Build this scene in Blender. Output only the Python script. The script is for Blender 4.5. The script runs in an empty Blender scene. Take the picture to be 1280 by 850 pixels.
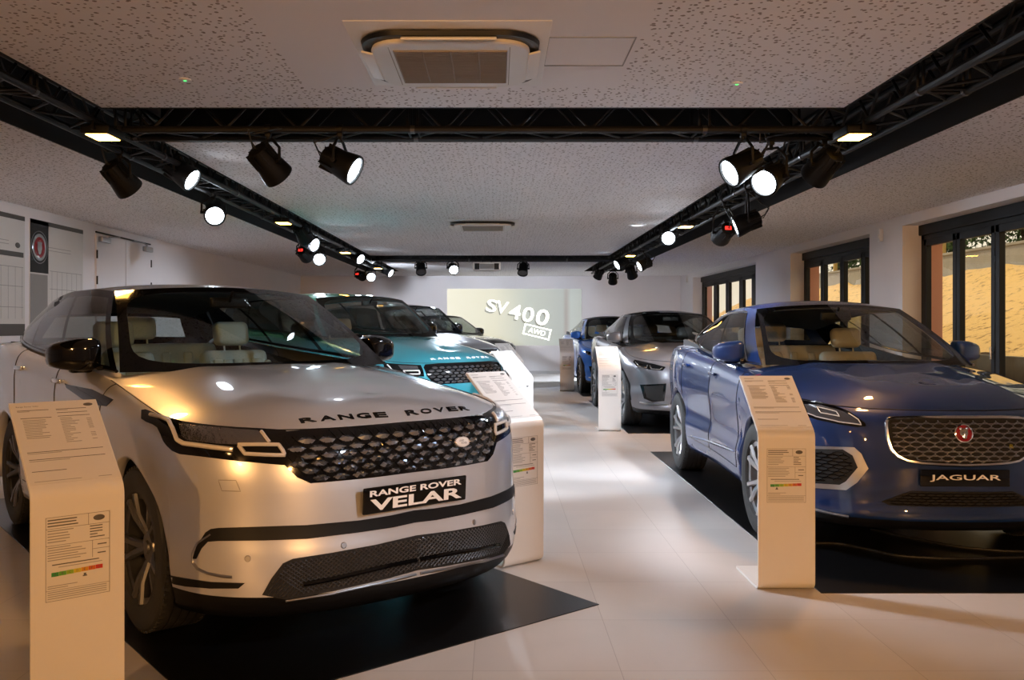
import bpy, bmesh, math, random
import numpy as np
from mathutils import Vector, Matrix, Quaternion
from mathutils.bvhtree import BVHTree

random.seed(7)
PI = math.pi
scene = bpy.context.scene
COL = scene.collection

# ------------------------------------------------------------------ materials
def _principled(name):
    m = bpy.data.materials.new(name); m.use_nodes = True
    return m, m.node_tree.nodes['Principled BSDF'], m.node_tree

def pm(name, col, rough=.5, metal=0., coat=0., emit=None, es=0., spec=.5, noise=0., nscale=8., bump=0., bscale=60., flake=0.):
    m, b, t = _principled(name)
    b.inputs['Base Color'].default_value = (*col, 1)
    b.inputs['Roughness'].default_value = rough
    b.inputs['Metallic'].default_value = metal
    b.inputs['Coat Weight'].default_value = coat
    b.inputs['Coat Roughness'].default_value = .03
    b.inputs['Specular IOR Level'].default_value = spec
    if emit:
        b.inputs['Emission Color'].default_value = (*emit, 1)
        b.inputs['Emission Strength'].default_value = es
    tc = t.nodes.new('ShaderNodeTexCoord')
    n = t.nodes.new('ShaderNodeTexNoise'); n.inputs['Scale'].default_value = nscale; n.inputs['Detail'].default_value = 4
    t.links.new(tc.outputs['Object'], n.inputs['Vector'])
    mx = t.nodes.new('ShaderNodeMix'); mx.data_type = 'RGBA'
    k = noise if noise else .03
    mx.inputs[6].default_value = (*[c*(1-k) for c in col], 1)
    mx.inputs[7].default_value = (*[min(1, c*(1+k)) for c in col], 1)
    t.links.new(n.outputs['Fac'], mx.inputs[0]); t.links.new(mx.outputs[2], b.inputs['Base Color'])
    if bump:
        n2 = t.nodes.new('ShaderNodeTexNoise'); n2.inputs['Scale'].default_value = bscale; n2.inputs['Detail'].default_value = 5
        t.links.new(tc.outputs['Object'], n2.inputs['Vector'])
        bp = t.nodes.new('ShaderNodeBump'); bp.inputs['Strength'].default_value = bump; bp.inputs['Distance'].default_value = .01
        t.links.new(n2.outputs['Fac'], bp.inputs['Height']); t.links.new(bp.outputs['Normal'], b.inputs['Normal'])
    return m

def glass_mat(name, tint, refl=1.0, rough=.0):
    m = bpy.data.materials.new(name); m.use_nodes = True
    t = m.node_tree; t.nodes.clear()
    o = t.nodes.new('ShaderNodeOutputMaterial')
    mx = t.nodes.new('ShaderNodeMixShader')
    tr = t.nodes.new('ShaderNodeBsdfTransparent'); tr.inputs[0].default_value = (*tint, 1)
    gl = t.nodes.new('ShaderNodeBsdfGlossy'); gl.inputs['Roughness'].default_value = rough
    gl.inputs['Color'].default_value = (refl, refl, refl, 1)
    fr = t.nodes.new('ShaderNodeFresnel'); ge = t.nodes.new('ShaderNodeNewGeometry'); ri_ = t.nodes.new('ShaderNodeMapRange')
    ri_.inputs[3].default_value = 1.52; ri_.inputs[4].default_value = 1/1.52
    t.links.new(ge.outputs['Backfacing'], ri_.inputs[0]); t.links.new(ri_.outputs[0], fr.inputs['IOR'])
    t.links.new(fr.outputs[0], mx.inputs[0]); t.links.new(tr.outputs[0], mx.inputs[1]); t.links.new(gl.outputs[0], mx.inputs[2])
    t.links.new(mx.outputs[0], o.inputs[0])
    return m

def floor_mat():
    m, b, t = _principled('floor_tiles')
    L = t.links; N = t.nodes
    tc = N.new('ShaderNodeTexCoord')
    mp = N.new('ShaderNodeMapping'); mp.inputs['Location'].default_value = (-.5+60, -3.567+62, 0)
    L.new(tc.outputs['Object'], mp.inputs['Vector'])
    br = N.new('ShaderNodeTexBrick'); br.offset = 0; br.squash = 1
    br.inputs['Scale'].default_value = 1; br.inputs['Mortar Size'].default_value = .0022; br.inputs['Mortar Smooth'].default_value = .3
    br.inputs['Brick Width'].default_value = .6; br.inputs['Row Height'].default_value = .62
    br.inputs['Color1'].default_value = (.54, .505, .475, 1); br.inputs['Color2'].default_value = (.505, .47, .445, 1)
    br.inputs['Mortar'].default_value = (.38, .35, .33, 1)
    L.new(mp.outputs[0], br.inputs['Vector'])
    n = N.new('ShaderNodeTexNoise'); n.inputs['Scale'].default_value = 1.6; n.inputs['Detail'].default_value = 7; n.inputs['Distortion'].default_value = .6
    L.new(tc.outputs['Object'], n.inputs['Vector'])
    cr = N.new('ShaderNodeMapRange'); cr.inputs[1].default_value = .15; cr.inputs[2].default_value = .85; cr.inputs[3].default_value = .88; cr.inputs[4].default_value = 1.08
    L.new(n.outputs['Fac'], cr.inputs[0])
    mx = N.new('ShaderNodeMix'); mx.data_type = 'RGBA'; mx.blend_type = 'MULTIPLY'; mx.inputs[0].default_value = 1
    L.new(br.outputs['Color'], mx.inputs[6]); L.new(cr.outputs[0], mx.inputs[7]); L.new(mx.outputs[2], b.inputs['Base Color'])
    r = N.new('ShaderNodeMapRange'); r.inputs[1].default_value = .1; r.inputs[2].default_value = .9; r.inputs[3].default_value = .38; r.inputs[4].default_value = .50
    L.new(n.outputs['Fac'], r.inputs[0]); L.new(r.outputs[0], b.inputs['Roughness'])
    return m

def ceiling_mat(name, plain):
    """plasterboard with random perforations, a plain band where `plain` (x0,x1,y0,y1) says"""
    m, b, t = _principled(name); L = t.links; N = t.nodes
    b.inputs['Roughness'].default_value = .9
    tc = N.new('ShaderNodeTexCoord')
    def holes(scale, thr, off):
        mp = N.new('ShaderNodeMapping'); mp.inputs['Location'].default_value = off
        L.new(tc.outputs['Object'], mp.inputs['Vector'])
        v = N.new('ShaderNodeTexVoronoi'); v.voronoi_dimensions = '2D'; v.inputs['Scale'].default_value = scale
        L.new(mp.outputs[0], v.inputs['Vector'])
        c = N.new('ShaderNodeMath'); c.operation = 'LESS_THAN'; c.inputs[1].default_value = thr
        L.new(v.outputs['Distance'], c.inputs[0])
        se = N.new('ShaderNodeSeparateColor'); L.new(v.outputs['Color'], se.inputs[0])
        g = N.new('ShaderNodeMath'); g.operation = 'GREATER_THAN'; g.inputs[1].default_value = .45; L.new(se.outputs[0], g.inputs[0])
        m2 = N.new('ShaderNodeMath'); m2.operation = 'MULTIPLY'; L.new(c.outputs[0], m2.inputs[0]); L.new(g.outputs[0], m2.inputs[1]); return m2.outputs[0]
    a = holes(25, .17, (0, 0, 0)); c = holes(15, .15, (3.1, 7.7, 0))
    mxx = N.new('ShaderNodeMath'); mxx.operation = 'MAXIMUM'; L.new(a, mxx.inputs[0]); L.new(c, mxx.inputs[1])
    out = mxx.outputs[0]
    if plain:
        sx = N.new('ShaderNodeSeparateXYZ'); L.new(tc.outputs['Object'], sx.inputs[0])
        def cmp(op, sock, val):
            q = N.new('ShaderNodeMath'); q.operation = op; q.inputs[1].default_value = val; L.new(sock, q.inputs[0]); return q.outputs[0]
        x0, x1, y0, y1 = plain
        ins = [cmp('GREATER_THAN', sx.outputs[0], x0), cmp('LESS_THAN', sx.outputs[0], x1), cmp('GREATER_THAN', sx.outputs[1], y0), cmp('LESS_THAN', sx.outputs[1], y1)]
        cur = ins[0]
        for q in ins[1:]:
            mm = N.new('ShaderNodeMath'); mm.operation = 'MULTIPLY'; L.new(cur, mm.inputs[0]); L.new(q, mm.inputs[1]); cur = mm.outputs[0]
        inv = N.new('ShaderNodeMath'); inv.operation = 'SUBTRACT'; inv.inputs[0].default_value = 1; L.new(cur, inv.inputs[1])
        mm = N.new('ShaderNodeMath'); mm.operation = 'MULTIPLY'; L.new(out, mm.inputs[0]); L.new(inv.outputs[0], mm.inputs[1]); out = mm.outputs[0]
    mx = N.new('ShaderNodeMix'); mx.data_type = 'RGBA'
    mx.inputs[6].default_value = (.88, .85, .86, 1); mx.inputs[7].default_value = (.30, .25, .23, 1)
    L.new(out, mx.inputs[0]); L.new(mx.outputs[2], b.inputs['Base Color'])
    return m

def sand_mat():
    m, b, t = _principled('sand_bank'); L = t.links; N = t.nodes
    b.inputs['Roughness'].default_value = .95
    tc = N.new('ShaderNodeTexCoord')
    n = N.new('ShaderNodeTexNoise'); n.inputs['Scale'].default_value = 5.5; n.inputs['Detail'].default_value = 10; n.inputs['Roughness'].default_value = .7
    L.new(tc.outputs['Object'], n.inputs['Vector'])
    r = N.new('ShaderNodeValToRGB'); r.color_ramp.elements[0].position = .36; r.color_ramp.elements[0].color = (.22, .13, .05, 1)
    r.color_ramp.elements[1].position = .46; r.color_ramp.elements[1].color = (.72, .48, .19, 1)
    L.new(n.outputs['Fac'], r.inputs[0]); L.new(r.outputs[0], b.inputs['Base Color'])
    bp = N.new('ShaderNodeBump'); bp.inputs['Distance'].default_value = .08; bp.inputs['Strength'].default_value = .8
    L.new(n.outputs['Fac'], bp.inputs['Height']); L.new(bp.outputs['Normal'], b.inputs['Normal'])
    return m

M = dict(
    silver=pm('silver_paint', (.60, .61, .64), .30, .55, 1.0),
    teal=pm('teal_paint', (.035, .27, .33), .30, .35, 1.0),
    darkgrey=pm('dark_grey_paint', (.10, .095, .095), .3, .4, 1.0),
    brownblack=pm('black_brown_paint', (.035, .035, .03), .28, .3, 1.0),
    greysil=pm('grey_silver_paint', (.17, .17, .185), .3, .6, 1.0),
    blue=pm('deep_blue_paint', (.0025, .020, .100), .45, .12, 1.0, spec=.2),
    bright=pm('bright_blue_paint', (.02, .16, .62), .28, .3, 1.0),
    gloss=pm('gloss_black', (.003, .003, .0035), .07, 0, 0, spec=.4),
    frit=pm('black_glass_border', (.002, .002, .0022), .05, spec=.22),
    satin=pm('satin_black', (.005, .005, .0055), .42, spec=.28),
    rubber=pm('tyre_rubber', (.018, .018, .018), .7, bump=.15, bscale=120),
    under=pm('underbody_black', (.006, .006, .006), .8),
    alloy=pm('alloy_silver', (.55, .56, .58), .28, .9),
    alloyd=pm('alloy_dark', (.12, .12, .125), .3, .8),
    chrome=pm('chrome_trim', (.72, .72, .72), .12, 1.0),
    satinm=pm('satin_metal', (.42, .42, .43), .3, 1.0),
    disc=pm('brake_steel', (.25, .25, .25), .35, 1.0),
    drl=pm('daytime_light_tube', (.62, .60, .58), .25, 0, .5),
    lens=pm('lamp_lens_bowl', (.25, .25, .26), .12, .9, .5, bump=.6, bscale=45),
    seatg=pm('pale_grey_leather', (.42, .58, .62), .5),
    seatc=pm('cream_leather', (.75, .68, .54), .5),
    seatd=pm('dark_leather', (.05, .05, .05), .5),
    inter=pm('cabin_plastic', (.02, .02, .021), .6),
    liner=pm('headlining', (.10, .10, .10), .9),
    glass=glass_mat('clear_car_glass', (.72, .77, .76)),
    glassd=glass_mat('tinted_car_glass', (.42, .45, .44)),
    wglass=glass_mat('window_pane_glass', (.93, .95, .93)),
    red=pm('red_enamel', (.26, .006, .012), .2, 0, .6),
    orange=pm('amber_reflector', (.8, .25, .02), .3),
    white=pm('white_powder_coat', (.70, .68, .65), .35, noise=.02),
    paper=pm('paper_sheet', (.66, .64, .61), .6),
    ink=pm('printed_ink', (.10, .095, .09), .7),
    inkl=pm('printed_ink_pale', (.30, .29, .28), .7),
    black=pm('lamp_black', (.0035, .0035, .004), .5, spec=.25),
    trusst=pm('truss_black', (.009, .009, .010), .5, 0, spec=.3),
    recess=pm('recess_black', (.004, .004, .0045), .9),
    wall=pm('white_wall', (.82, .79, .80), .85, noise=.03, nscale=2),
    walld=pm('wall_ledge', (.52, .50, .49), .8),
    frame=pm('anthracite_frame', (.007, .008, .0095), .5, spec=.25),
    mat=pm('black_display_mat', (.004, .004, .0045), .30, bump=.06, bscale=200),
    acw=pm('plastic_white', (.80, .78, .76), .5),
    acg=pm('air_grille', (.36, .31, .26), .7),
    concrete=pm('grey_concrete', (.30, .28, .25), .9, noise=.25, nscale=3),
    pink=pm('salmon_render', (.62, .27, .17), .9),
    wood=pm('wood_post', (.42, .27, .08), .8, noise=.3),
    leaf=pm('dark_foliage', (.05, .09, .02), .7, noise=.5, nscale=5),
    bark=pm('bark', (.09, .06, .04), .9, noise=.4),
    kerb=pm('dark_retaining_wall', (.10, .085, .06), .9, noise=.25),
    cable=pm('black_cable', (.01, .01, .01), .5),
    amber=pm('amber_led', (1, .5, .1), .4, emit=(1, .48, .08), es=26),
    white_led=pm('white_led', (1, 1, 1), .4, emit=(.80, .90, 1), es=13),
    off_led=pm('unlit_lens', (.05, .05, .055), .15, 0, .5),
    red_led=pm('red_display', (.3, .01, .01), .4, emit=(1, .03, .02), es=2.0),
    green_led=pm('green_led', (.05, .6, .1), .4, emit=(.1, .9, .2), es=1.2),
    down=pm('downlight_white', (1, 1, 1), .4, emit=(.85, .9, 1), es=1.6),
    floor=floor_mat(),
    sand=sand_mat(),
)
GREENS = [(.03, .25, .05), (.10, .35, .04), (.25, .42, .03), (.55, .45, .02), (.60, .28, .02), (.55, .12, .02), (.5, .03, .02)]
for i, c in enumerate(GREENS):
    M['en%d' % i] = pm('energy_band_%s' % 'abcdefg'[i], c, .6)

# ------------------------------------------------------------------ basics
def link(o, parent=None):
    COL.objects.link(o)
    if parent is not None: o.parent = parent
    return o

def empty(name, loc=(0, 0, 0), rz=0, label=None, cat=None, group=None, parent=None):
    o = bpy.data.objects.new(name, None); link(o, parent)
    o.location = loc; o.rotation_euler = (0, 0, rz)
    o.empty_display_size = .2
    tag(o, label, cat, group); return o

def tag(o, label=None, cat=None, group=None, kind=None):
    if label: o['label'] = label
    if cat: o['category'] = cat
    if group: o['group'] = group
    if kind: o['kind'] = kind
    return o

def mk(name, v, f, mat, parent=None, smooth=True, angle=None, mats=None, fm=None):
    me = bpy.data.meshes.new(name)
    me.from_pydata([tuple(map(float, p)) for p in v], [], [tuple(int(i) for i in q) for q in f])
    if mats:
        for m in mats: me.materials.append(m)
    else: me.materials.append(mat)
    if fm is not None: me.polygons.foreach_set('material_index', fm)
    me.update()
    if smooth:
        me.polygons.foreach_set('use_smooth', [True]*len(me.polygons))
        if angle is not None:
            me.set_sharp_from_angle(angle=angle)
    o = bpy.data.objects.new(name, me)
    return link(o, parent)

class MB:
    """collects shapes, builds ONE mesh"""
    def __init__(s): s.v = []; s.f = []; s.m = []; s.cur = 0
    def add(s, v, f, m=None):
        n = len(s.v); s.v += [tuple(p) for p in v]; s.f += [tuple(i+n for i in q) for q in f]; s.m += [s.cur if m is None else m]*len(f)
    def box(s, a, b, m=None, mtx=None):
        x0, y0, z0 = a; x1, y1, z1 = b
        v = [(x0,y0,z0),(x1,y0,z0),(x1,y1,z0),(x0,y1,z0),(x0,y0,z1),(x1,y0,z1),(x1,y1,z1),(x0,y1,z1)]
        if mtx: v = [tuple(mtx @ Vector(p)) for p in v]
        s.add(v, [(0,3,2,1),(4,5,6,7),(0,1,5,4),(1,2,6,5),(2,3,7,6),(3,0,4,7)], m)
    def rbox(s, a, b, r, m=None, seg=3, mtx=None):
        bm = bmesh.new(); bmesh.ops.create_cube(bm, size=1)
        for q in bm.verts:
            q.co = Vector([(a[i]+b[i])/2+q.co[i]*(b[i]-a[i]) for i in range(3)])
        bmesh.ops.bevel(bm, geom=list(bm.edges), offset=min(r, .499*min(abs(b[i]-a[i]) for i in range(3))), segments=seg, profile=.5, affect='EDGES')
        if mtx: bmesh.ops.transform(bm, matrix=mtx, verts=bm.verts)
        bm.verts.index_update()
        s.add([tuple(q.co) for q in bm.verts], [[q.index for q in f.verts] for f in bm.faces], m); bm.free()
    def tube(s, pts, r, n=8, m=None, closed=False, cap=True):
        pts = [Vector(p) for p in pts]; k = len(pts); v = []; f = []
        up = None
        for i, p in enumerate(pts):
            if closed: d = pts[(i+1) % k]-pts[i-1]
            else: d = pts[min(i+1, k-1)]-pts[max(i-1, 0)]
            d.normalize()
            if up is None:
                up = Vector((0, 0, 1)) if abs(d.z) < .9 else Vector((1, 0, 0))
            a = d.cross(up)
            if a.length < 1e-4: a = d.orthogonal()
            a.normalize(); b2 = a.cross(d); up = b2
            rr = r[i] if isinstance(r, (list, tuple)) else r
            for j in range(n):
                t = 2*PI*j/n; v.append(p+a*math.cos(t)*rr+b2*math.sin(t)*rr)
        for i in range(k if closed else k-1):
            for j in range(n):
                a0 = i*n+j; a1 = i*n+(j+1) % n; b0 = ((i+1) % k)*n+j; b1 = ((i+1) % k)*n+(j+1) % n
                f.append((a0, a1, b1, b0))
        if cap and not closed:
            f.append(tuple(range(n))[::-1]); f.append(tuple((k-1)*n+j for j in range(n)))
        s.add(v, f, m)
    def lathe(s, prof, n=32, m=None, mtx=None, axis='z'):
        v = []; f = []; k = len(prof)
        for (r, h) in prof:
            for j in range(n):
                t = 2*PI*j/n
                p = (r*math.cos(t), r*math.sin(t), h)
                if axis == 'y': p = (p[0], h, p[1])
                v.append(p)
        for i in range(k-1):
            for j in range(n):
                f.append((i*n+j, i*n+(j+1) % n, (i+1)*n+(j+1) % n, (i+1)*n+j))
        if mtx: v = [tuple(mtx @ Vector(p)) for p in v]
        s.add(v, f, m)
    def poly(s, pts, thick=None, m=None):
        n = len(pts); pts = [Vector(p) for p in pts]
        if thick is None: s.add(pts, [tuple(range(n))], m); return
        t = Vector(thick); v = pts+[p+t for p in pts]
        s.add(v, [tuple(range(n))[::-1], tuple(range(n, 2*n))]+[(i, (i+1) % n, n+(i+1) % n, n+i) for i in range(n)], m)
    def build(s, name, mat, parent=None, smooth=True, angle=.6):
        mats = mat if isinstance(mat, list) else None
        return mk(name, s.v, s.f, mat, parent, smooth, angle, mats, s.m if mats else None)

def interp(lst, x):
    xs = [p[0] for p in lst]; ys = [p[1] for p in lst]
    if xs[0] > xs[-1]: xs = xs[::-1]; ys = ys[::-1]
    # monotone-ish smooth interpolation (catmull/hermite)
    x = np.asarray(x, float); xs = np.array(xs); ys = np.array(ys, float)
    d = np.diff(ys)/np.diff(xs); mm = np.empty(len(xs)); mm[0] = d[0]; mm[-1] = d[-1]
    for i in range(1, len(xs)-1):
        mm[i] = 0 if d[i-1]*d[i] <= 0 else 2*d[i-1]*d[i]/(d[i-1]+d[i])
    xc = np.clip(x, xs[0], xs[-1]); i = np.clip(np.searchsorted(xs, xc)-1, 0, len(xs)-2)
    h = xs[i+1]-xs[i]; t = (xc-xs[i])/h
    return (2*t**3-3*t**2+1)*ys[i]+(t**3-2*t**2+t)*h*mm[i]+(-2*t**3+3*t**2)*ys[i+1]+(t**3-t**2)*h*mm[i+1]

def curve3(pts, s):
    """smooth 3-D curve through pts, s in 0..1 by chord length"""
    P = np.array(pts, float); L = np.concatenate([[0], np.cumsum(np.linalg.norm(np.diff(P, axis=0), axis=1))]); L /= L[-1]
    return np.stack([interp(list(zip(L, P[:, k])), s) for k in range(3)], -1)

FONTS = {}
def text_tris(ch, bold=0, res=3):
    key = (ch, bold)
    if key not in FONTS:
        cu = bpy.data.curves.new('t', 'FONT'); cu.body = ch; cu.resolution_u = res; cu.offset = bold
        ob = bpy.data.objects.new('t', cu)
        me = bpy.data.meshes.new_from_object(ob)
        vs = [(v.co.x, v.co.y) for v in me.vertices]; fs = [tuple(p.vertices) for p in me.polygons]
        bpy.data.objects.remove(ob); bpy.data.curves.remove(cu); bpy.data.meshes.remove(me)
        FONTS[key] = (vs, fs)
    return FONTS[key]

def text_mesh(txt, w, h, bold=0):
    """flat text filling a w x h box centred on 0,0 -> (verts2d, faces)"""
    vs, fs = text_tris(txt, bold)
    xs = [v[0] for v in vs]; ys = [v[1] for v in vs]
    x0, x1, y0, y1 = min(xs), max(xs), min(ys), max(ys)
    return [((v[0]-(x0+x1)/2)/(x1-x0)*w, (v[1]-(y0+y1)/2)/(y1-y0)*h) for v in vs], fs

def text_on(mb, txt, w, h, mtx, depth=.001, m=None, bold=0):
    """adds extruded flat text in the local XY plane of mtx"""
    v2, fs = text_mesh(txt, w, h, bold)
    top = [tuple(mtx @ Vector((x, y, depth))) for x, y in v2]
    mb.add(top, fs, m)

# ------------------------------------------------------------------ the camera
F, H, VX, VY = 1100., 1.40, 622., 407.
cam = bpy.data.cameras.new('camera'); cam.sensor_width = 36; cam.lens = 36*F/1280
cam.shift_x = (640-VX)/1280; cam.shift_y = -(425-VY)/1280
cam.clip_end = 200
co = bpy.data.objects.new('camera', cam); co.location = (0, 0, H); co.rotation_euler = (PI/2, 0, 0); COL.objects.link(co)
scene.camera = co

# ------------------------------------------------------------------ car body
class Car:
    def __init__(s, sp): s.sp = sp; s.wx = (sp.get('fx', 0), sp.get('rx', -sp['wb'])); s.build_shell()
    def xf(s, z): return interp(s.sp['nose'], z)
    def xr(s, z): return interp(s.sp['tail'], z)
    def zt(s, x): return interp(s.sp['zt'], x)
    def zc(s, x): return interp(s.sp['zc'], x)
    def W(s, x): return interp(s.sp['W'], x)
    def inset(s, z, zt, z0=None):
        return interp(s.sp['inset'], np.maximum(zt-z, 0)) + interp(s.sp['tuck'], z)
    def zb(s, x):
        sp = s.sp; z = float(interp(sp['sill'], x))
        for xw in s.wx:
            d = x-xw
            if abs(d) <= sp['ar']: z = max(z, sp['rw']+math.sqrt(max(0, sp['ar']**2-d*d)))
        return z
    def build_shell(s):
        sp = s.sp; xs = sp['xs']; n = sp['n']; R = sp['ar']; fx, rx = s.wx
        xref = float(s.xf(.45)); nt = sp.get('nt', 44)
        cols = []   # ('n',theta,xr) or ('s',x) or ('r',theta)
        for th in np.linspace(0, PI/2, nt): cols.append(['n', th, xs+(xref-xs)*math.cos(th)**(2/n)])
        arch = [R*math.cos(p) for p in np.linspace(0, PI, sp.get('na', 26))]
        for d in [fx+q for q in arch+[R+.0015, -R-.0015]]:
            if d > xs:
                c = (d-xs)/(xref-xs); cols.append(['n', math.acos(c**(n/2)), d])
        sx = sorted([fx+d for d in arch+[R+.0015, -R-.0015] if fx+d < xs]+list(np.arange(xs-.06, rx-R-.05, -.06))+[rx+d for d in arch+[R+.0015, -R-.0015]]+list(sp['cuts'])+[sp['tx']], reverse=True)
        last = xs
        for x in sx:
            if x < sp['tx']-1e-6: continue
            if any(abs(x-k) < .0016 for k in sp['cuts']) or last-x > .0012: cols.append(['s', 0, x]); last = x
        for th in np.linspace(PI/2, 0, 14)[1:]: cols.append(['r', th, 0])
        nn = sorted([c for c in cols if c[0] == 'n'], key=lambda c: c[1])
        q = [nn[0]]
        for c in nn[1:]:
            if c[1]-q[-1][1] > .0008: q.append(c)
        cols = q+[c for c in cols if c[0] == 's']+[c for c in cols if c[0] == 'r']
        # vertical samples
        vv = np.concatenate([np.linspace(0, .80, 20), 1-.2*(1-np.linspace(0, 1, 13)[1:])**1.7]); s.vv = vv
        nv = len(vv); V = []; info = []
        def P(c, z, ztt):
            ins = float(s.inset(z, ztt))
            if c[0] == 'n':
                w = float(s.W(xs))-ins; xx = float(s.xf(z))
                k = math.cos(c[1])**(2/n); y = w*math.sin(c[1])**(2/n)
                return xs+(xx-xs)*k, y
            if c[0] == 's': return c[2], float(s.W(c[2]))-ins
            w = float(s.W(sp['tx']))-ins; xx = float(s.xr(z)); m = 3.0
            return sp['tx']+(xx-sp['tx'])*math.cos(c[1])**(2/m), w*math.sin(c[1])**(2/m)
        s.P = P; s.cols = cols
        rows = []
        for c in cols:
            xx = c[2] if c[0] != 'r' else sp['tx']-.1
            if c[0] == 'n':
                ztt = float(s.zt(xs+(float(s.xf(.9))-xs)*math.cos(c[1])**(2/n)))
            else: ztt = float(s.zt(xx))
            z0 = s.zb(xx)
            col = []
            for v in vv:
                z = z0+(ztt-z0)*v; x, y = P(c, z, ztt); col.append((x, y, z))
            rows.append(col)
        # flange
        rowsF = []
        for c, col in zip(cols, rows):
            x, y, z = col[0]
            rowsF.append((x*(1 if c[0] != 'n' else .97), max(0, y-.05), z+.0) if c[0] != 'n' or y > .6 else (x-.05, y, z))
        NT = 16; tops = []
        cow = sp['cowl']
        for c, col in zip(cols, rows):
            x, y, z = col[-1]; line = []
            if x > cow:   # bonnet
                w = math.cos(c[1]) if c[0] == 'n' else 0
                sx_ = x-sp.get('fan', .30)*w; zc = float(s.zc(sx_))
                for t in np.linspace(0, 1, NT+1)[1:]:
                    f = 1-(1-t)**sp.get('hp', 2.4)
                    yy = y*(1-t); hx = x+(sx_-x)*t
                    # power bulges
                    bl = sp.get('bulge', .008)*math.exp(-((yy-.42)/.10)**2)*min(1, t*3)
                    line.append((hx, yy, z+(zc-z)*f+bl))
            else:
                for k, t in enumerate(np.linspace(0, 1, NT+1)[1:]):
                    line.append((x, max(0, y-.085*t), z+.012*t))
            tops.append(line)
        s.rows, s.tops = rows, tops
        V = []; F_ = []; reg = []
        nc = len(cols); stride = 1+nv+NT
        for i in range(nc):
            V.append(rowsF[i]); V += rows[i]; V += tops[i]
        # skip columns straddling arch jumps is fine (vertical edge)
        def region(c0, c1, j):
            x = (c0[2]+c1[2])/2; n_ = c0[0] == 'n' and c1[0] == 'n'
            if j >= nv:
                if c0[0] in 'ns' and c1[0] in 'ns' and x > cow: return 'hood'
                return 'body_shell'
            if c0[0] == 'r' or c1[0] == 'r': return 'rear_bumper' if j < 12 else 'body_shell'
            if n_ and x > fx+R+.002: return 'front_splitter' if j < sp.get('js', 4) else 'front_bumper' if j < sp.get('bj', 18) else 'body_shell'
            cu = sp['cuts']
            if j >= 3 and not n_:
                if cu[1] < x < cu[0]: return 'front_door'
                if cu[2] < x < cu[1]: return 'rear_door'
            return 'body_shell'
        for i in range(nc-1):
            for j in range(stride-1):
                F_.append((i*stride+j, (i+1)*stride+j, (i+1)*stride+j+1, i*stride+j+1)); reg.append(region(cols[i], cols[i+1], j))
        V = np.array(V); s.V = V; s.F = F_; s.reg = reg
        Vm = V*[1, -1, 1]; n0 = len(V)
        allV = [tuple(p) for p in V]+[tuple(p) for p in Vm]
        allF = [q[::-1] for q in F_]+[tuple(i+n0 for i in q) for q in F_]
        allR = reg+reg
        # merge centre seam
        remap = list(range(len(allV)))
        for i in range(n0):
            if abs(allV[i][1]) < 1e-6: remap[i+n0] = i
        s.allV = allV; s.allF = [tuple(remap[i] for i in q) for q in allF]; s.allR = allR
        s.bvh = BVHTree.FromPolygons([Vector(p) for p in allV], [q for q in s.allF])
    def col_at(s, x):
        """vertical wall line at ref x (side)"""
        c = ['s', 0, x]; ztt = float(s.zt(x)); z0 = s.zb(x)
        return [(x, s.P(c, z0+(ztt-z0)*v, ztt)[1], z0+(ztt-z0)*v) for v in s.vv]
    def surf_y(s, x, z):
        c = ['s', 0, x]; return s.P(c, z, float(s.zt(x)))[1]
    # frames: 2-D -> ray
    def frame(s, kind):
        if kind == 'x': return lambda a, b: (Vector((3, a, b)), Vector((-1, 0, 0)))
        if kind == 'y': return lambda a, b: (Vector((a, 3, b)), Vector((0, -1, 0)))
        if kind == '-y': return lambda a, b: (Vector((a, -3, b)), Vector((0, 1, 0)))
        if kind == 'z': return lambda a, b: (Vector((a, b, 3)), Vector((0, 0, -1)))
        x, y, h = kind; c, sn = math.cos(h), math.sin(h)
        o = Vector((c*-x+sn*-y, -sn*-x+c*-y, H))
        def fr(a, b):
            d = ((a-VX)/F, 1., (VY-b)/F)
            return o, Vector((c*d[0]+sn*d[1], -sn*d[0]+c*d[1], d[2])).normalized()
        return fr
    def cast(s, fr, a, b, off=0):
        o, d = fr(a, b); loc, nrm, i, dist = s.bvh.ray_cast(o, d)
        if loc is None:
            # nearest point to the ray near the car
            best = None
            for k in np.linspace(1.5, 6, 60):
                l2, n2, i2, d2 = s.bvh.find_nearest(o+d*k)
                if best is None or d2 < best[0]: best = (d2, l2, n2)
            loc, nrm = best[1], best[2]
        if nrm.dot(d) > 0: nrm = -nrm
        return loc+nrm*off, nrm
    def overlay(s, name, poly, kind, mat, parent, off=.003, thick=.006, step=None, mirror=False, half=False, both=False):
        fr = s.frame(kind); px = not isinstance(kind, str); step = step or (6 if px else .03)
        bm = bmesh.new(); vs = [bm.verts.new((a, b, 0)) for a, b in poly]; bm.faces.new(vs)
        xs_ = [p[0] for p in poly]; ys_ = [p[1] for p in poly]
        for ax, lo, hi in ((0, min(xs_), max(xs_)), (1, min(ys_), max(ys_))):
            k = lo+step
            while k < hi-step*.2:
                co_ = [0, 0, 0]; co_[ax] = k; no = [0, 0, 0]; no[ax] = 1
                bmesh.ops.bisect_plane(bm, geom=list(bm.verts)+list(bm.edges)+list(bm.faces), plane_co=co_, plane_no=no, dist=1e-7)
                k += step
        bmesh.ops.triangulate(bm, faces=list(bm.faces))
        nr = {}
        for v in bm.verts:
            p, nn = s.cast(fr, v.co.x, v.co.y, off); v.co = p; nr[v.index] = nn
        bm.verts.index_update()
        if half:
            bmesh.ops.bisect_plane(bm, geom=list(bm.verts)+list(bm.edges)+list(bm.faces), plane_co=(0, 0, 0), plane_no=(0, 1, 0), clear_outer=True, dist=1e-4)
        # rim
        be = [e for e in bm.edges if e.is_boundary and not (half and all(abs(v.co.y) < 1e-3 for v in e.verts))]
        r = bmesh.ops.extrude_edge_only(bm, edges=be)
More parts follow.
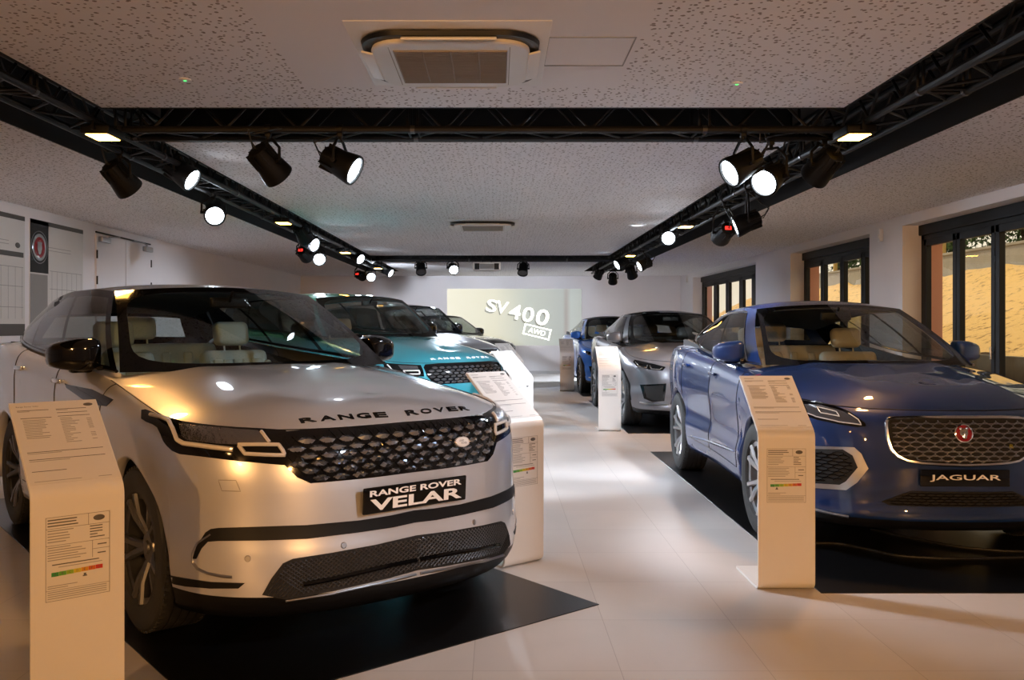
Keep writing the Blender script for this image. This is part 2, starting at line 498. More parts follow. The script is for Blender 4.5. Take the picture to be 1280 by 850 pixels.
        for v in [g for g in r['geom'] if isinstance(g, bmesh.types.BMVert)]:
            l2, n2, i2, d2 = s.bvh.find_nearest(v.co)
            v.co = v.co+(l2-v.co).normalized()*thick if d2 > 1e-6 else v.co
        if mirror or half:
            g = bmesh.ops.duplicate(bm, geom=list(bm.verts)+list(bm.edges)+list(bm.faces))['geom']
            for v in g:
                if isinstance(v, bmesh.types.BMVert): v.co.y = -v.co.y
            bmesh.ops.remove_doubles(bm, verts=bm.verts, dist=2e-4)
        bmesh.ops.recalc_face_normals(bm, faces=bm.faces)
        me = bpy.data.meshes.new(name); bm.to_mesh(me); bm.free(); me.materials.append(mat)
        me.polygons.foreach_set('use_smooth', [True]*len(me.polygons)); me.set_sharp_from_angle(angle=.7)
        return link(bpy.data.objects.new(name, me), parent)
    def line(s, mb, pts, kind, r=.003, off=0, mirror=False, n=6, closed=False, sub=4, m=None):
        fr = s.frame(kind); out = []
        pp = list(pts)+([pts[0]] if closed else [])
        for (a, b), (c, d) in zip(pp[:-1], pp[1:]):
            for k in range(sub): out.append((a+(c-a)*k/sub, b+(d-b)*k/sub))
        if not closed: out.append(pp[-1])
        P3 = [s.cast(fr, a, b, off)[0] for a, b in out]
        mb.tube(P3, r, n, closed=closed, m=m)
        if mirror: mb.tube([Vector((p.x, -p.y, p.z)) for p in P3], r, n, closed=closed, m=m)
    def text(s, name, letters, fr_fn, mat, parent, off=.004):
        pass

def smooth_poly(p, it=1):
    for _ in range(it):
        q = []
        for i in range(len(p)):
            a, b = p[i], p[(i+1) % len(p)]
            q += [(a[0]*.75+b[0]*.25, a[1]*.75+b[1]*.25), (a[0]*.25+b[0]*.75, a[1]*.25+b[1]*.75)]
        p = q
    return p

# ---- greenhouse
def lerp(a, b, t): return a+(b-a)*t
class Cabin:
    def __init__(s, sp): s.sp = sp
    def quad(s, a, b, c, t):   # a(-1) b(0) c(1)
        return a*(t*(t-1)/2)+b*(1-t*t)+c*(t*(t+1)/2)
    def ws(s, u, v):
        sp = s.sp; m = np.array([1, -1, 1])
        A = np.array(sp['wb_c']); T = np.array(sp['wt_c'])
        B = s.quad(A*m, np.array(sp['wb_m']), A, u); Tt = s.quad(T*m, np.array(sp['wt_m']), T, u)
        p = lerp(B, Tt, v); k = 4*v*(1-v)*sp.get('wsb', .02)
        return p+np.array([k*.8, 0, k*.8])
    def belt(s, t): return curve3(s.sp['belt'], np.array(t))
    def rail(s, t): return curve3(s.sp['rail'], np.array(t))
    def side(s, a, t):
        p = lerp(s.belt(a), s.rail(a), t); p = p+np.array([0, .028*4*t*(1-t)**1.0, 0]); return p
    def roof(s, a, w):
        r = s.rail(a); zc = float(interp(s.sp['roofc'], a)); bow = s.sp.get('bow', .08)*max(0, 1-a*6)
        k = (1-abs(w)**2.2)
        return np.array([r[0]+bow*(1-w*w), r[1]*w, r[2]+zc*k])
def pgrid(fn, us, vs):
    v = [fn(a, b) for a in us for b in vs]; nv = len(vs)
    f = [(i*nv+j, (i+1)*nv+j, (i+1)*nv+j+1, i*nv+j+1) for i in range(len(us)-1) for j in range(nv-1)]
    return v, f
def mir(v): return [np.array(p)*[1, -1, 1] for p in v]

def make_cabin(sp, root, roofm, glassm, pillarm, apillar):
    cb = Cabin(sp); M_ = M
    # windshield: frit ring + glass
    def pt(r, ph, a=.92, b=.86, n=6.):
        c, s_ = math.cos(ph), math.sin(ph)
        k = (abs(c)**n+abs(s_)**n)**(-1/n); q = max(abs(c), abs(s_))
        inx, iny = c*k*a, s_*k*b; ox, oy = c/q, s_/q
        if r <= 1: x, y = inx*r, iny*r
        else: x, y = lerp(inx, ox, r-1), lerp(iny, oy, r-1)
        return cb.ws(x, (y+1)/2 if r <= 1 or True else 0)
    phs = np.linspace(0, 2*PI, 73)
    sh = sp.get('frit', (.93, .86))
    v, f = pgrid(lambda r, ph: pt(r, ph, *sh), np.linspace(0.0, 1, 8), phs)
    mk('windshield', v, f, sp['wsglass'], root)
    v, f = pgrid(lambda r, ph: pt(r, ph, *sh), np.linspace(1, 2, 4), phs)
    mk('windshield_border', v, f, M['frit'], root)
    # side frames with panes
    br = sp['panes']; t0, t1 = sp.get('pt', (.05, .90))
    S = sorted(set([0, 1]+[x for p in br for x in p])); S2 = []
    for a, b in zip(S[:-1], S[1:]):
        S2 += list(np.linspace(a, b, max(2, int((b-a)*30)+2)))[:-1]
    S2.append(1); T = [0, t0]+list(np.linspace(t0, t1, 9))[1:]+[lerp(t1, 1, .5), 1]
    v, f = pgrid(cb.side, S2, T); nv = len(T); keep = []; fm = []
    for k, q in enumerate(f):
        i, j = divmod(k, nv-1); a = (S2[i]+S2[i+1])/2; t = (T[j]+T[j+1])/2
        if any(p0 < a < p1 for p0, p1 in br) and t0 < t < t1: continue
        keep.append(q); fm.append(1 if (a < br[0][0] or t > t1) and apillar else 0)
    vm = mir(v); n0 = len(v)
    mk('pillar_frame', list(v)+vm, keep+[tuple(i+n0 for i in q)[::-1] for q in keep], None, root, mats=[pillarm, apillar or pillarm], fm=fm+fm)
    for p0, p1 in br:
        v, f = pgrid(cb.side, np.linspace(p0, p1, 10), np.linspace(t0, t1, 9))
        mk('side_window', v, f, glassm, root); mk('side_window', mir(v), [q[::-1] for q in f], glassm, root)
    # chrome/black weather strips along belt and around
    mb = MB()
    for sgn in (1, -1):
        mb.tube([cb.side(a, .01)*[1, sgn, 1]+np.array([0, sgn*.004, 0]) for a in np.linspace(.0, 1, 30)], .010, 6)
    if sp.get('chrome'):
        for sgn in (1, -1):
            mb.tube([cb.side(a, t1+.03)*[1, sgn, 1]+np.array([0, sgn*.004, 0]) for a in np.linspace(br[0][0], 1, 40)], .009, 6)
            mb.tube([cb.side(br[0][0], t)*[1, sgn, 1]+np.array([0, sgn*.004, 0]) for t in np.linspace(0, t1, 12)], .007, 6)
        for sgn in (1, -1):
            mb.tube([cb.side(br[-1][1]+.012, t)*[1, sgn, 1]+np.array([0, sgn*.004, 0]) for t in np.linspace(0, t1+.03, 12)], .010, 6)
    mb.build('window_trim', M['chrome'] if sp.get('chrome') else M['gloss'], root)
    # roof
    v, f = pgrid(cb.roof, np.linspace(0, 1, 36), np.linspace(-1, 1, 33)); mk('roof', v, f, roofm, root)
    v2 = [p-np.array([0, 0, .035]) for p in v]; mk('headlining', v2, f, M['liner'], root)
    # rear screen + spoiler
    re = [cb.roof(1, w) for w in np.linspace(-1, 1, 13)]; tb = sp['rear_base']
    def rw(w, t):
        a = cb.roof(1, w); b = np.array([tb[0]+.12*w*w*-1*-1, tb[1]*w, tb[2]]); p = lerp(b, a, t)
        return p+np.array([-.03*4*t*(1-t), 0, 0])
    W_ = np.linspace(-1, 1, 21); T_ = np.linspace(0, 1, 11)
    v, f = pgrid(rw, W_, T_); nv = len(T_); ring = []; gl = []
    for k, q in enumerate(f):
        i, j = divmod(k, nv-1); (gl if 1 < i < 18 and 1 < j < 8 else ring).append(q)
    mk('tailgate', v, ring, roofm if sp.get('floatroof') else sp['paint'], root); mk('rear_window', v, gl, glassm, root)
    sp['cb'] = cb
    # fill between side-patch end and tailgate
    v = []; f = []
    for sgn in (1, -1):
        n0 = len(v)
        for t in np.linspace(0, 1, 8):
            v += [cb.side(1, t)*[1, sgn, 1], rw(sgn, t)]
        f += [(n0+2*i, n0+2*i+1, n0+2*i+3, n0+2*i+2) for i in range(7)]
    mk('rear_pillar', v, f, pillarm, root)
    return cb

def seat_parts(root, x, y, z, mat, w=.50, rec=.28, rear=False):
    mb = MB()
    mb.rbox((x-.25, y-w/2, z), (x+.27, y+w/2, z+.15), .05)
    mtx = Matrix.Translation((x-.25, y, z+.10)) @ Matrix.Rotation(-rec, 4, 'Y')
    mb.rbox((-.05, -w/2, 0), (.07, w/2, .58), .05, mtx=mtx)
    for k in range(5):
        yy = -w/2*.58+k*(w*.58/4); mb.rbox((.055, yy-.035, .12), (.088, yy+.035, .50), .014, mtx=mtx)
    for sg in (-1, 1): mb.rbox((.03, sg*w/2*.98-.05*(sg > 0)-.0*(sg < 0), .05), (.13, sg*w/2*.98+.05*(sg < 0), .48), .03, mtx=mtx)
    st = mb.build('seat', mat, root)
    h = MB(); h.rbox((-.05, -.13, .62), (.06, .13, .80), .045, mtx=mtx)
    for sg in (-1, 1): h.tube([mtx @ Vector((0, sg*.06, .5)), mtx @ Vector((0, sg*.06, .65))], .007)
    h.build('headrest', mat, st)

def make_interior(sp, root, seatm):
    x0 = sp['cowl']; zf = .36
    b = sp['belt']; xr = b[-1][0]
    mb = MB(); mb.box((xr-.3, -.78, zf-.06), (.1, .78, zf)); mb.box((x0-.02, -.74, zf), (x0+.02, .74, 1.05)); mb.box((xr-.32, -.74, zf), (xr-.28, .74, b[-1][2]-.1))
    mb.build('cabin_floor', M['inter'], root)
    for sg in (-1, 1):
        mb = MB()
        pts = [(x, z) for x, z in ((x0-.05, zf), (x0-.05, 1.05), (x0-.9, 1.10), (xr, b[-1][2]-.04), (xr-.2, b[-1][2]-.04), (xr-.2, zf))]
        mb.poly([(x, sg*.80, z) for x, z in pts], (0, -sg*.03, 0))
        mb.build('door_lining', M['inter'], root)
    dz = sp['wb_c'][2]-.13
    mb = MB(); mb.rbox((x0-.52, -.74, dz-.28), (x0+.25, .74, dz), .07); mb.rbox((x0-.56, .15, dz-.05), (x0-.28, .60, dz+.035), .04)
    d = mb.build('dashboard', M['inter'], root)
    sx = x0-1.08; yy = .415
    sp_ = MB(); c = Vector((x0-.68, yy, dz-.06)); R = Matrix.Rotation(-1.1, 4, 'Y')
    ring = [c+R @ Vector((math.cos(t)*.185, math.sin(t)*.185, 0)) for t in np.linspace(0, 2*PI, 29)[:-1]]
    sp_.tube(ring, .014, 8, closed=True)
    for t in (0.1, PI-.1, -PI/2): sp_.tube([c, c+R @ Vector((math.cos(t+PI/2)*.18, math.sin(t+PI/2)*.18, 0))], .014)
    sp_.lathe([(0, .03), (.05, .03), (.065, 0), (.05, -.05)], 16, mtx=Matrix.Translation(c) @ R)
    sp_.tube([c, c+Vector((.3, 0, -.08))], .03)
    sp_.build('steering_wheel', M['satin'], root)
    sz = sp.get('seatz', .55)
    for y in (-yy, yy): seat_parts(root, sx, y, sz, seatm)
    seat_parts(root, sx-.86, 0, sz+.03, seatm, w=1.2, rec=.22)
    m2 = MB(); wm = np.array(sp['wt_m']); m2.rbox((wm[0]+.03, -.12, wm[2]-.13), (wm[0]+.06, .12, wm[2]-.065), .012)
    m2.tube([(wm[0]+.06, 0, wm[2]-.09), (wm[0]+.11, 0, wm[2]-.03)], .01)
    m2.build('rear_view_mirror', M['satin'], root)

# ---- wheels
WHEEL = {}
def wheel_meshes(style, R):
    key = (style, R)
    if key in WHEEL: return WHEEL[key]
    rr = R*.69; tw = .255
    mb = MB()
    prof = [(rr-.01, -.10), (rr, -.118), (rr+.03, -.125), (R-.05, -.128), (R-.018, -.118), (R-.004, -.10)]
    for g in (-.06, -.02, .02, .06):
        prof += [(R, g-.016), (R, g-.005), (R-.008, g-.004), (R-.008, g+.004), (R, g+.005)]
    prof += [(R, .09), (R-.004, .10), (R-.018, .118), (R-.05, .128), (rr+.03, .125), (rr, .118), (rr-.01, .10)]
    mb.lathe(prof, 64, axis='y')
    # shoulder lugs
    for k in range(60):
        t = 2*PI*k/60
        for sg in (-1, 1):
            m_ = Matrix.Rotation(t, 4, 'Y')
            mb.box((R-.022, sg*.098-.010, -.010), (R-.0005, sg*.098+.022*0+.010, .010), mtx=m_)
    tyre = mb
    rim = MB()
    rim.lathe([(rr-.005, -.115), (rr+.006, -.118), (rr+.004, -.10), (rr-.02, -.09), (rr-.035, .09), (rr, .10)], 64, axis='y')
    # outer face is +y side => spokes at y=.085
    ns, dbl = style
    for k in range(ns):
        t0 = 2*PI*k/ns
        for dd in dbl:
            a0, a1 = t0+dd*.12, t0+dd
            p0 = Vector((math.cos(a0)*.06, .055, math.sin(a0)*.06)); p1 = Vector((math.cos(a1)*(rr-.008), .100, math.sin(a1)*(rr-.008)))
            d = (p1-p0).normalized(); sd = d.cross(Vector((0, 1, 0))).normalized()
            pm_ = p0.lerp(p1, .5)+Vector((0, .012, 0))
            v = []
            for p, w, th in ((p0, .026, .035), (pm_, .017, .03), (p1, .022, .028)):
                v += [p+sd*w, p+sd*w*.55+Vector((0, .012, 0)), p-sd*w*.55+Vector((0, .012, 0)), p-sd*w, p-sd*w*.7-Vector((0, th, 0)), p+sd*w*.7-Vector((0, th, 0))]
            f = []
            for i in range(2):
                for j in range(6): f.append((i*6+j, (i+1)*6+j, (i+1)*6+(j+1) % 6, i*6+(j+1) % 6))
            rim.add(v, f)
    rim.lathe([(0, .078), (.028, .078), (.034, .07), (.07, .068), (.082, .05), (.085, .0)], 32, axis='y')
    disc = MB(); disc.lathe([(.0, .0), (rr*.72, .0), (rr*.74, -.005), (rr*.74, -.02), (rr*.72, -.028), (0, -.028)], 48, axis='y')
    disc.rbox((rr*.42, -.045, -.10), (rr*.80, .02, .10), .02)
    WHEEL[key] = (tyre, rim, disc); return WHEEL[key]

WM = {}
def add_wheel(root, x, y, R, style, rimm, steer=0):
    side = 1 if y > 0 else -1
    e = empty('wheel', (x, y, R), 0 if side > 0 else PI, parent=root)
    e.rotation_euler = (0, random.uniform(0, 1.2), (0 if side > 0 else PI)+steer)
    key = (style, R, rimm.name)
    if key not in WM:
        t, r, d = wheel_meshes(style, R)
        a = t.build('tyre', M['rubber'], e, angle=.5); b = r.build('alloy_rim', rimm, e, angle=.6); c = d.build('brake_disc', M['disc'], e)
        WM[key] = (a.data, b.data, c.data)
    else:
        for nm, me in zip(('tyre', 'alloy_rim', 'brake_disc'), WM[key]): link(bpy.data.objects.new(nm, me), e)
    return e

def add_mirror(root, sp, side, mat):
    cx, cy, cz, w, h, d = sp['mirror']
    bm = bmesh.new(); bmesh.ops.create_uvsphere(bm, u_segments=28, v_segments=16, radius=1)
    for v in bm.verts:
        x, y, z = v.co; n = 4.5
        k = (abs(x)**n+abs(y)**n+abs(z)**n)**(-1/n) if v.co.length > 0 else 1
        x, y, z = x*k, y*k, z*k
        if x < -.35: x = -.35+(x+.35)*.15
        tap = 1-.22*max(0, y)      # outer end lower
        v.co = (d*x*(1-.25*max(0, y)), w/2*y, h/2*z*tap+(.01 if z > 0 else 0)*(1-y))
        v.co.x -= .03*y
    if side < 0:
        for v in bm.verts: v.co.y = -v.co.y
        bmesh.ops.reverse_faces(bm, faces=bm.faces)
    bmesh.ops.translate(bm, verts=bm.verts, vec=(cx, side*cy, cz))
    me = bpy.data.meshes.new('wing_mirror'); bm.to_mesh(me); bm.free(); me.materials.append(mat)
    me.polygons.foreach_set('use_smooth', [True]*len(me.polygons))
    o = link(bpy.data.objects.new('wing_mirror', me), root)
    mb = MB(); yi = cy-w/2+.04
    mb.rbox((cx-.03, min(side*(sp['mfoot'][1]), side*(yi+.1)), cz-h/2-.012), (cx+.04, max(side*(sp['mfoot'][1]), side*(yi+.1)), cz-h/2+.03), .014)
    mb.rbox((cx-.02, side*sp['mfoot'][1]-.02, sp['mfoot'][2]-.02), (sp['mfoot'][0], side*sp['mfoot'][1]+.02, cz-h/2+.03), .012)
    mb.build('mirror_stalk', M['gloss'], o)
    mg = MB(); mg.rbox((cx-d*.42, side*cy-w*.40, cz-h*.36), (cx-d*.38-.002, side*cy+w*.38, cz+h*.36), .002)
    mg.build('mirror_glass', M['chrome'], o)
    return o

def make_car(sp, label, name='car', detail=2, group=None):
    x, y, h = sp['pose']
    root = empty(name, (x, y, sp.get('zoff', .0055)), h, label, 'car', group)
    car = Car(sp); car.root = root
    paint = sp['paint']
    regs = {}
    for q, r in zip(car.allF, car.allR): regs.setdefault(r, []).append(q)
    parts = {}
    for r, fs in regs.items():
        used = sorted({i for q in fs for i in q}); mp = {k: n for n, k in enumerate(used)}
        if r in ('front_door', 'rear_door'):
            for sg in (1, -1):
                sub = [q for q in fs if sg*car.allV[q[0]][1] > 0]
                u2 = sorted({i for q in sub for i in q}); m2 = {k: n for n, k in enumerate(u2)}
                parts[(r, sg)] = mk(r, [car.allV[i] for i in u2], [tuple(m2[i] for i in q) for q in sub], paint, root)
        else: parts[r] = mk(r, [car.allV[i] for i in used], [tuple(mp[i] for i in q) for q in fs], M['satin'] if r == 'front_splitter' else paint, root)
    # shut lines
    mb = MB()
    for cx in sp['cuts']:
        col = [p for p in car.col_at(cx)]
        lo = 3
        for sg in (1, -1): mb.tube([(p[0], sg*(p[1]+.0005), p[2]) for p in col[lo:]], .0035, 5)
    for sg in (1, -1):
        mb.tube([(x_, sg*car.col_at(x_)[3][1], car.col_at(x_)[3][2]) for x_ in np.linspace(sp['cuts'][0], sp['cuts'][2], 30) if abs(x_-car.wx[1]) > sp['ar']+.02], .0035, 5)
        rim = [(c[-1][0], sg*c[-1][1], c[-1][2]+.0005) for c in car.rows if c[-1][0] > sp['cowl']]
        mb.tube(rim, .0032, 5)
    mb.build('panel_gap', M['satin'], root)
    # underbody and wheel wells
    mb = MB()
    mb.box((sp['tx'], -.72, .20), (.30, .72, .30)); mb.box((.25, -.5, .20), (sp['nose'][0][1]-.14, .5, .30))
    for xw in car.wx:
        R = sp['ar']+.01; n = 24; v = []; f = []
        for sg in (1, -1):
            k0 = len(v)
            for i in range(n+1):
                t = PI*i/n
                for yy in (.60, sp['W'][1][1]-.045): v.append((xw+R*math.cos(t), sg*yy, sp['rw']+R*math.sin(t)))
            f += [(k0+2*i, k0+2*i+1, k0+2*i+3, k0+2*i+2) for i in range(n)]
            c0 = len(v); v += [(xw+R*math.cos(PI*i/n), sg*.60, sp['rw']+R*math.sin(PI*i/n)) for i in range(n+1)]+[(xw-R, sg*.6, .2), (xw+R, sg*.6, .2)]
            f.append(tuple(range(c0, c0+n+3)))
        mb.add(v, f)
    mb.build('underbody', M['under'], root)
    # wheels
    yw = sp.get('yw', .80)
    for xw in car.wx:
        for sg in (1, -1): add_wheel(root, xw, sg*(yw+(sp.get('yr', 0) if xw < -1 else 0)), sp['rw'], sp['wheel'], sp['rimm'])
    make_cabin(sp, root, sp['roofm'], sp['glassm'], M['frit'], sp.get('apillar'))
    make_interior(sp, root, sp['seatm'])
    for sg in (1, -1): add_mirror(root, sp, sg, sp['mirm'])
    # door handles
    for (hx, hz), dn in zip(sp['handles'], ('front_door', 'rear_door')):
        for sg in (1, -1):
            yy = car.surf_y(hx, hz); mb = MB()
            mb.rbox((hx-.10, sg*(yy+.018)-.008, hz-.014), (hx+.10, sg*(yy+.018)+.008, hz+.014), .007)
            mb.rbox((hx-.10, sg*yy-.01, hz-.012), (hx-.075, sg*yy+.018*sg if sg > 0 else sg*yy+.01, hz+.012), .005) if False else None
            for e_ in (-.085, .085): mb.rbox((hx+e_-.012, min(sg*(yy-.01), sg*(yy+.02)), hz-.010), (hx+e_+.012, max(sg*(yy-.01), sg*(yy+.02)), hz+.010), .004)
            mb.build('door_handle', sp.get('handlem', paint), parts[(dn, sg)])
    car.parts = parts
    return car

def letters_on_bonnet(car, txt, y0, y1, xc, bow, hgt, mat, lw=.062, off=.003):
    """single letters along the front edge of the bonnet, text reads for someone in front of the car"""
    mb = MB(); n = len(txt); fr = car.frame('z')
    for k, ch in enumerate(txt):
        if ch == ' ': continue
        yc = y0+(y1-y0)*(k+.5)/n      # reader's left = car's right = -y
        v2, fs = text_mesh(ch, lw, hgt, .02); mb = MB()
        dx = -2*bow*yc; xcc = xc-bow*yc*yc
        P = []
        for a, b in v2:
            yy = yc+a; xx = xcc+dx*a-b
            p, nn = car.cast(fr, xx, yy, off); P.append(p)
        n0 = len(P); low = [p-Vector((0, 0, .006)) for p in P]
        edges = {}
        for q in fs:
            for a, b in zip(q, q[1:]+q[:1]): edges[(a, b)] = 1
        rim = [(a, b, b+n0, a+n0) for (a, b) in edges if (b, a) not in edges]
        mb.add(P+low, list(fs)+[r[::-1] for r in rim])
        mb.build('letter', mat, car.parts['hood'], smooth=False)

def front_text(mb, txt, w, h, c, bold=.012, tilt=0, off=.001):
    """flat text facing +x"""
    mtx = Matrix.Translation(c) @ Matrix.Rotation(tilt, 4, 'Y') @ Matrix(((0, 0, 1, 0), (1, 0, 0, 0), (0, 1, 0, 0), (0, 0, 0, 1)))
    text_on(mb, txt, w, h, mtx, off, None, bold)

# ------------------------------------------------------------------ car specifications (metres, car frame)
VELAR = dict(
    pose=(-.859, 4.509, -.8883), wb=2.874, fx=-.115, rx=-2.90, rw=.375, ar=.42, xs=-.02, n=2.55, tx=-3.55,
    nose=[(.18, .72), (.23, .775), (.28, .80), (.42, .795), (.53, .775), (.60, .77), (.70, .76), (.80, .745), (.88, .725), (.93, .70), (.955, .67)],
    tail=[(.2, -3.80), (.5, -3.92), (.9, -3.93), (1.25, -3.84)],
    zt=[(.75, .950), (.5, .958), (.2, .985), (0, 1.01), (-.4, 1.065), (-.77, 1.115), (-1.2, 1.155), (-2.5, 1.225), (-3.2, 1.265), (-4, 1.25)],
    zc=[(.5, 1.045), (.36, 1.075), (.2, 1.105), (0, 1.13), (-.4, 1.165), (-.9, 1.185)],
    W=[(0, .962), (-.8, .945), (-1.5, .940), (-2.4, .958), (-2.9, .968), (-3.55, .945)],
    inset=[(0, .085), (.012, .058), (.03, .038), (.06, .020), (.11, .008), (.2, .0), (1.2, 0)],
    tuck=[(.15, .07), (.25, .03), (.38, .008), (.5, .006), (.62, .010), (.78, .0), (1.4, 0)],
    sill=[(1, .185), (.5, .19), (.30, .20), (-.5, .26), (-2.4, .26), (-3.4, .28), (-4, .32)],
    cuts=(-.64, -1.60, -2.62), cowl=-.78, bj=17,
    wb_c=(-.77, .81, 1.150), wb_m=(-.60, 0, 1.150), wt_c=(-1.49, .635, 1.600), wt_m=(-1.36, 0, 1.635),
    belt=[(-.79, .815, 1.150), (-1.3, .855, 1.175), (-1.9, .872, 1.205), (-2.5, .870, 1.240), (-2.95, .845, 1.275), (-3.45, .76, 1.31)],
    rail=[(-1.49, .635, 1.600), (-1.9, .655, 1.625), (-2.3, .655, 1.625), (-2.8, .64, 1.60), (-3.15, .62, 1.565), (-3.55, .58, 1.50)],
    roofc=[(0, .035), (.1, .045), (.5, .05), (1, .03)], rear_base=(-3.78, .75, 1.24), panes=[(.035, .335), (.362, .655), (.675, .80)],
    handles=((-1.52, 1.075), (-2.47, 1.115)), handlem=M['chrome'],
    mirror=(-1.12, .955, 1.232, .245, .165, .125), mfoot=(-.93, .86, 1.175),
    wheel=(5, (-.20, .20)), rimm=M['alloyd'], yw=.805,
    paint=M['silver'], roofm=M['gloss'], floatroof=True, glassm=M['glassd'], wsglass=M['glass'], seatm=M['seatg'], mirm=M['gloss'])

def scaled(sp, sx, sy, sz, **kw):
    d = dict(sp)
    for k in ('nose', 'tail'): d[k] = [(a*sz, b*sx) for a, b in sp[k]]
    for k in ('zt', 'zc', 'sill'): d[k] = [(a*sx, b*sz) for a, b in sp[k]]
    d['W'] = [(a*sx, b*sy) for a, b in sp['W']]
    for k in ('wb_c', 'wb_m', 'wt_c', 'wt_m', 'rear_base', 'mfoot'): a = sp[k]; d[k] = (a[0]*sx, a[1]*sy, a[2]*sz)
    for k in ('belt', 'rail'): d[k] = [(a*sx, b*sy, c*sz) for a, b, c in sp[k]]
    d['cuts'] = tuple(a*sx for a in sp['cuts']); d['cowl'] = sp['cowl']*sx; d['tx'] = sp['tx']*sx; d['wb'] = sp['wb']*sx
    d['handles'] = tuple((a*sx, b*sz) for a, b in sp['handles'])
    m = sp['mirror']; d['mirror'] = (m[0]*sx, m[1]*sy, m[2]*sz, m[3], m[4]*sz, m[5])
    d['nt'] = 30; d['yw'] = sp['yw']*sy
    d.update(kw); return d

RRS = scaled(VELAR, 1.0, 1.03, 1.09, fx=-.11, rx=-3.0, pose=(-.85, 10.42, -.79), paint=M['teal'], roofm=M['teal'], floatroof=False, apillar=M['teal'], seatm=M['seatc'],
             rw=.385, ar=.435, wt_c=(-1.30, .68, 1.735), wt_m=(-1.16, 0, 1.775), rimm=M['alloy'], handlem=M['teal'],
             rail=[(-1.30, .68, 1.735), (-1.8, .69, 1.775), (-2.3, .69, 1.78), (-2.8, .68, 1.765), (-3.2, .66, 1.735), (-3.6, .63, 1.68)],
             zt=[(.75, .980), (.5, .995), (.2, 1.04), (0, 1.08), (-.4, 1.15), (-.77, 1.21), (-1.2, 1.255), (-2.5, 1.33), (-3.2, 1.37), (-4, 1.35)],
             zc=[(.5, 1.085), (.36, 1.12), (.2, 1.16), (0, 1.195), (-.4, 1.245), (-.9, 1.275)],
             wb_c=(-.74, .83, 1.25), wb_m=(-.60, 0, 1.25), nt=34, seatz=.62,
             nose=[(.2, .74), (.25, .79), (.30, .81), (.45, .81), (.6, .80), (.76, .79), (.86, .78), (.92, .76), (.96, .735), (.99, .70)])
RRS['panes'] = [(.035, .335), (.362, .655), (.675, .86)]
RR3 = dict(RRS, pose=(-.86, 15.8, -.8883), paint=M['darkgrey'], roofm=M['darkgrey'], apillar=M['darkgrey'], handlem=M['darkgrey'], seatm=M['seatd'])
VEL4 = scaled(VELAR, 1.0, 1.0, 1.01, pose=(-.50, 21.2, -.8883), paint=M['brownblack'], roofm=M['gloss'], handlem=M['brownblack'], seatm=M['seatd'])

EPACE = dict(
    pose=(2.682, 5.89, -1.5926), wb=2.681, rw=.370, ar=.415, xs=-.05, n=2.5, tx=-3.15,
    nose=[(.2, .80), (.25, .845), (.30, .865), (.36, .85), (.47, .865), (.56, .87), (.66, .865), (.76, .85), (.84, .825), (.88, .79), (.905, .75)],
    tail=[(.2, -3.38), (.5, -3.50), (.9, -3.50), (1.2, -3.42)],
    zt=[(.8, .895), (.55, .915), (.3, .945), (0, .99), (-.5, 1.06), (-1.2, 1.095), (-2, 1.13), (-2.6, 1.17), (-3.2, 1.19), (-3.6, 1.17)],
    zc=[(.55, 1.0), (.42, 1.03), (.2, 1.07), (0, 1.095), (-.4, 1.135), (-.7, 1.15)],
    W=[(0, .975), (-.7, .95), (-1.4, .94), (-2.1, .975), (-2.7, 1.01), (-3.15, .97)],
    inset=[(0, .10), (.015, .066), (.04, .042), (.09, .022), (.17, .008), (.3, .0), (1.2, 0)],
    tuck=[(.15, .08), (.25, .035), (.38, .006), (.48, .0), (.60, .022), (.74, .012), (.86, .0), (1.4, 0)],
    sill=[(1, .21), (.5, .215), (.42, .23), (-.5, .26), (-2.2, .26), (-3.1, .28), (-3.6, .32)],
    js=3, cuts=(-.52, -1.50, -2.42), cowl=-.55, bj=17, fan=.36, bulge=.014,
    wb_c=(-.50, .742, 1.108), wb_m=(-.30, 0, 1.12), wt_c=(-1.33, .582, 1.531), wt_m=(-1.20, 0, 1.565),
    belt=[(-.52, .765, 1.105), (-1.0, .82, 1.12), (-1.6, .845, 1.145), (-2.2, .845, 1.185), (-2.62, .81, 1.245), (-3.15, .70, 1.29)],
    rail=[(-1.33, .582, 1.531), (-1.7, .60, 1.545), (-2.1, .595, 1.535), (-2.55, .575, 1.49), (-2.85, .56, 1.44), (-3.25, .53, 1.38)],
    roofc=[(0, .035), (.1, .06), (.5, .075), (1, .05)], rear_base=(-3.40, .68, 1.20), panes=[(.10, .36), (.385, .66), (.675, .80)],
    handles=((-1.38, .995), (-2.28, 1.03)),
    mirror=(-.94, .912, 1.19, .215, .150, .115), mfoot=(-.80, .83, 1.12), chrome=True, frit=(.95, .90),
    wheel=(5, (-.24, .24)), rimm=M['alloy'], yw=.835, yr=.035, seatz=.50,
    paint=M['blue'], roofm=M['blue'], apillar=M['blue'], glassm=M['glassd'], wsglass=M['glass'], seatm=M['seatc'], mirm=M['blue'])
FPACE = scaled(EPACE, 1.07, 1.0, 1.02, pose=(2.70, 12.40, -1.555), wb=2.874, paint=M['greysil'], roofm=M['gloss'], apillar=M['greysil'], seatm=M['seatd'],
               mirm=M['greysil'], rw=.385, ar=.43, tx=-3.4, chrome=False)
BRIGHT = scaled(EPACE, 1.0, .97, 1.0, pose=(2.63, 18.4, -1.53), paint=M['bright'], roofm=M['satin'], apillar=M['bright'], mirm=M['bright'], seatm=M['seatc'], chrome=False, wheel=(10, (0,)))

# ------------------------------------------------------------------ fronts
def px(ox, oy, s): return lambda *p: [(ox+a/s, oy+b/s) for a, b in p]

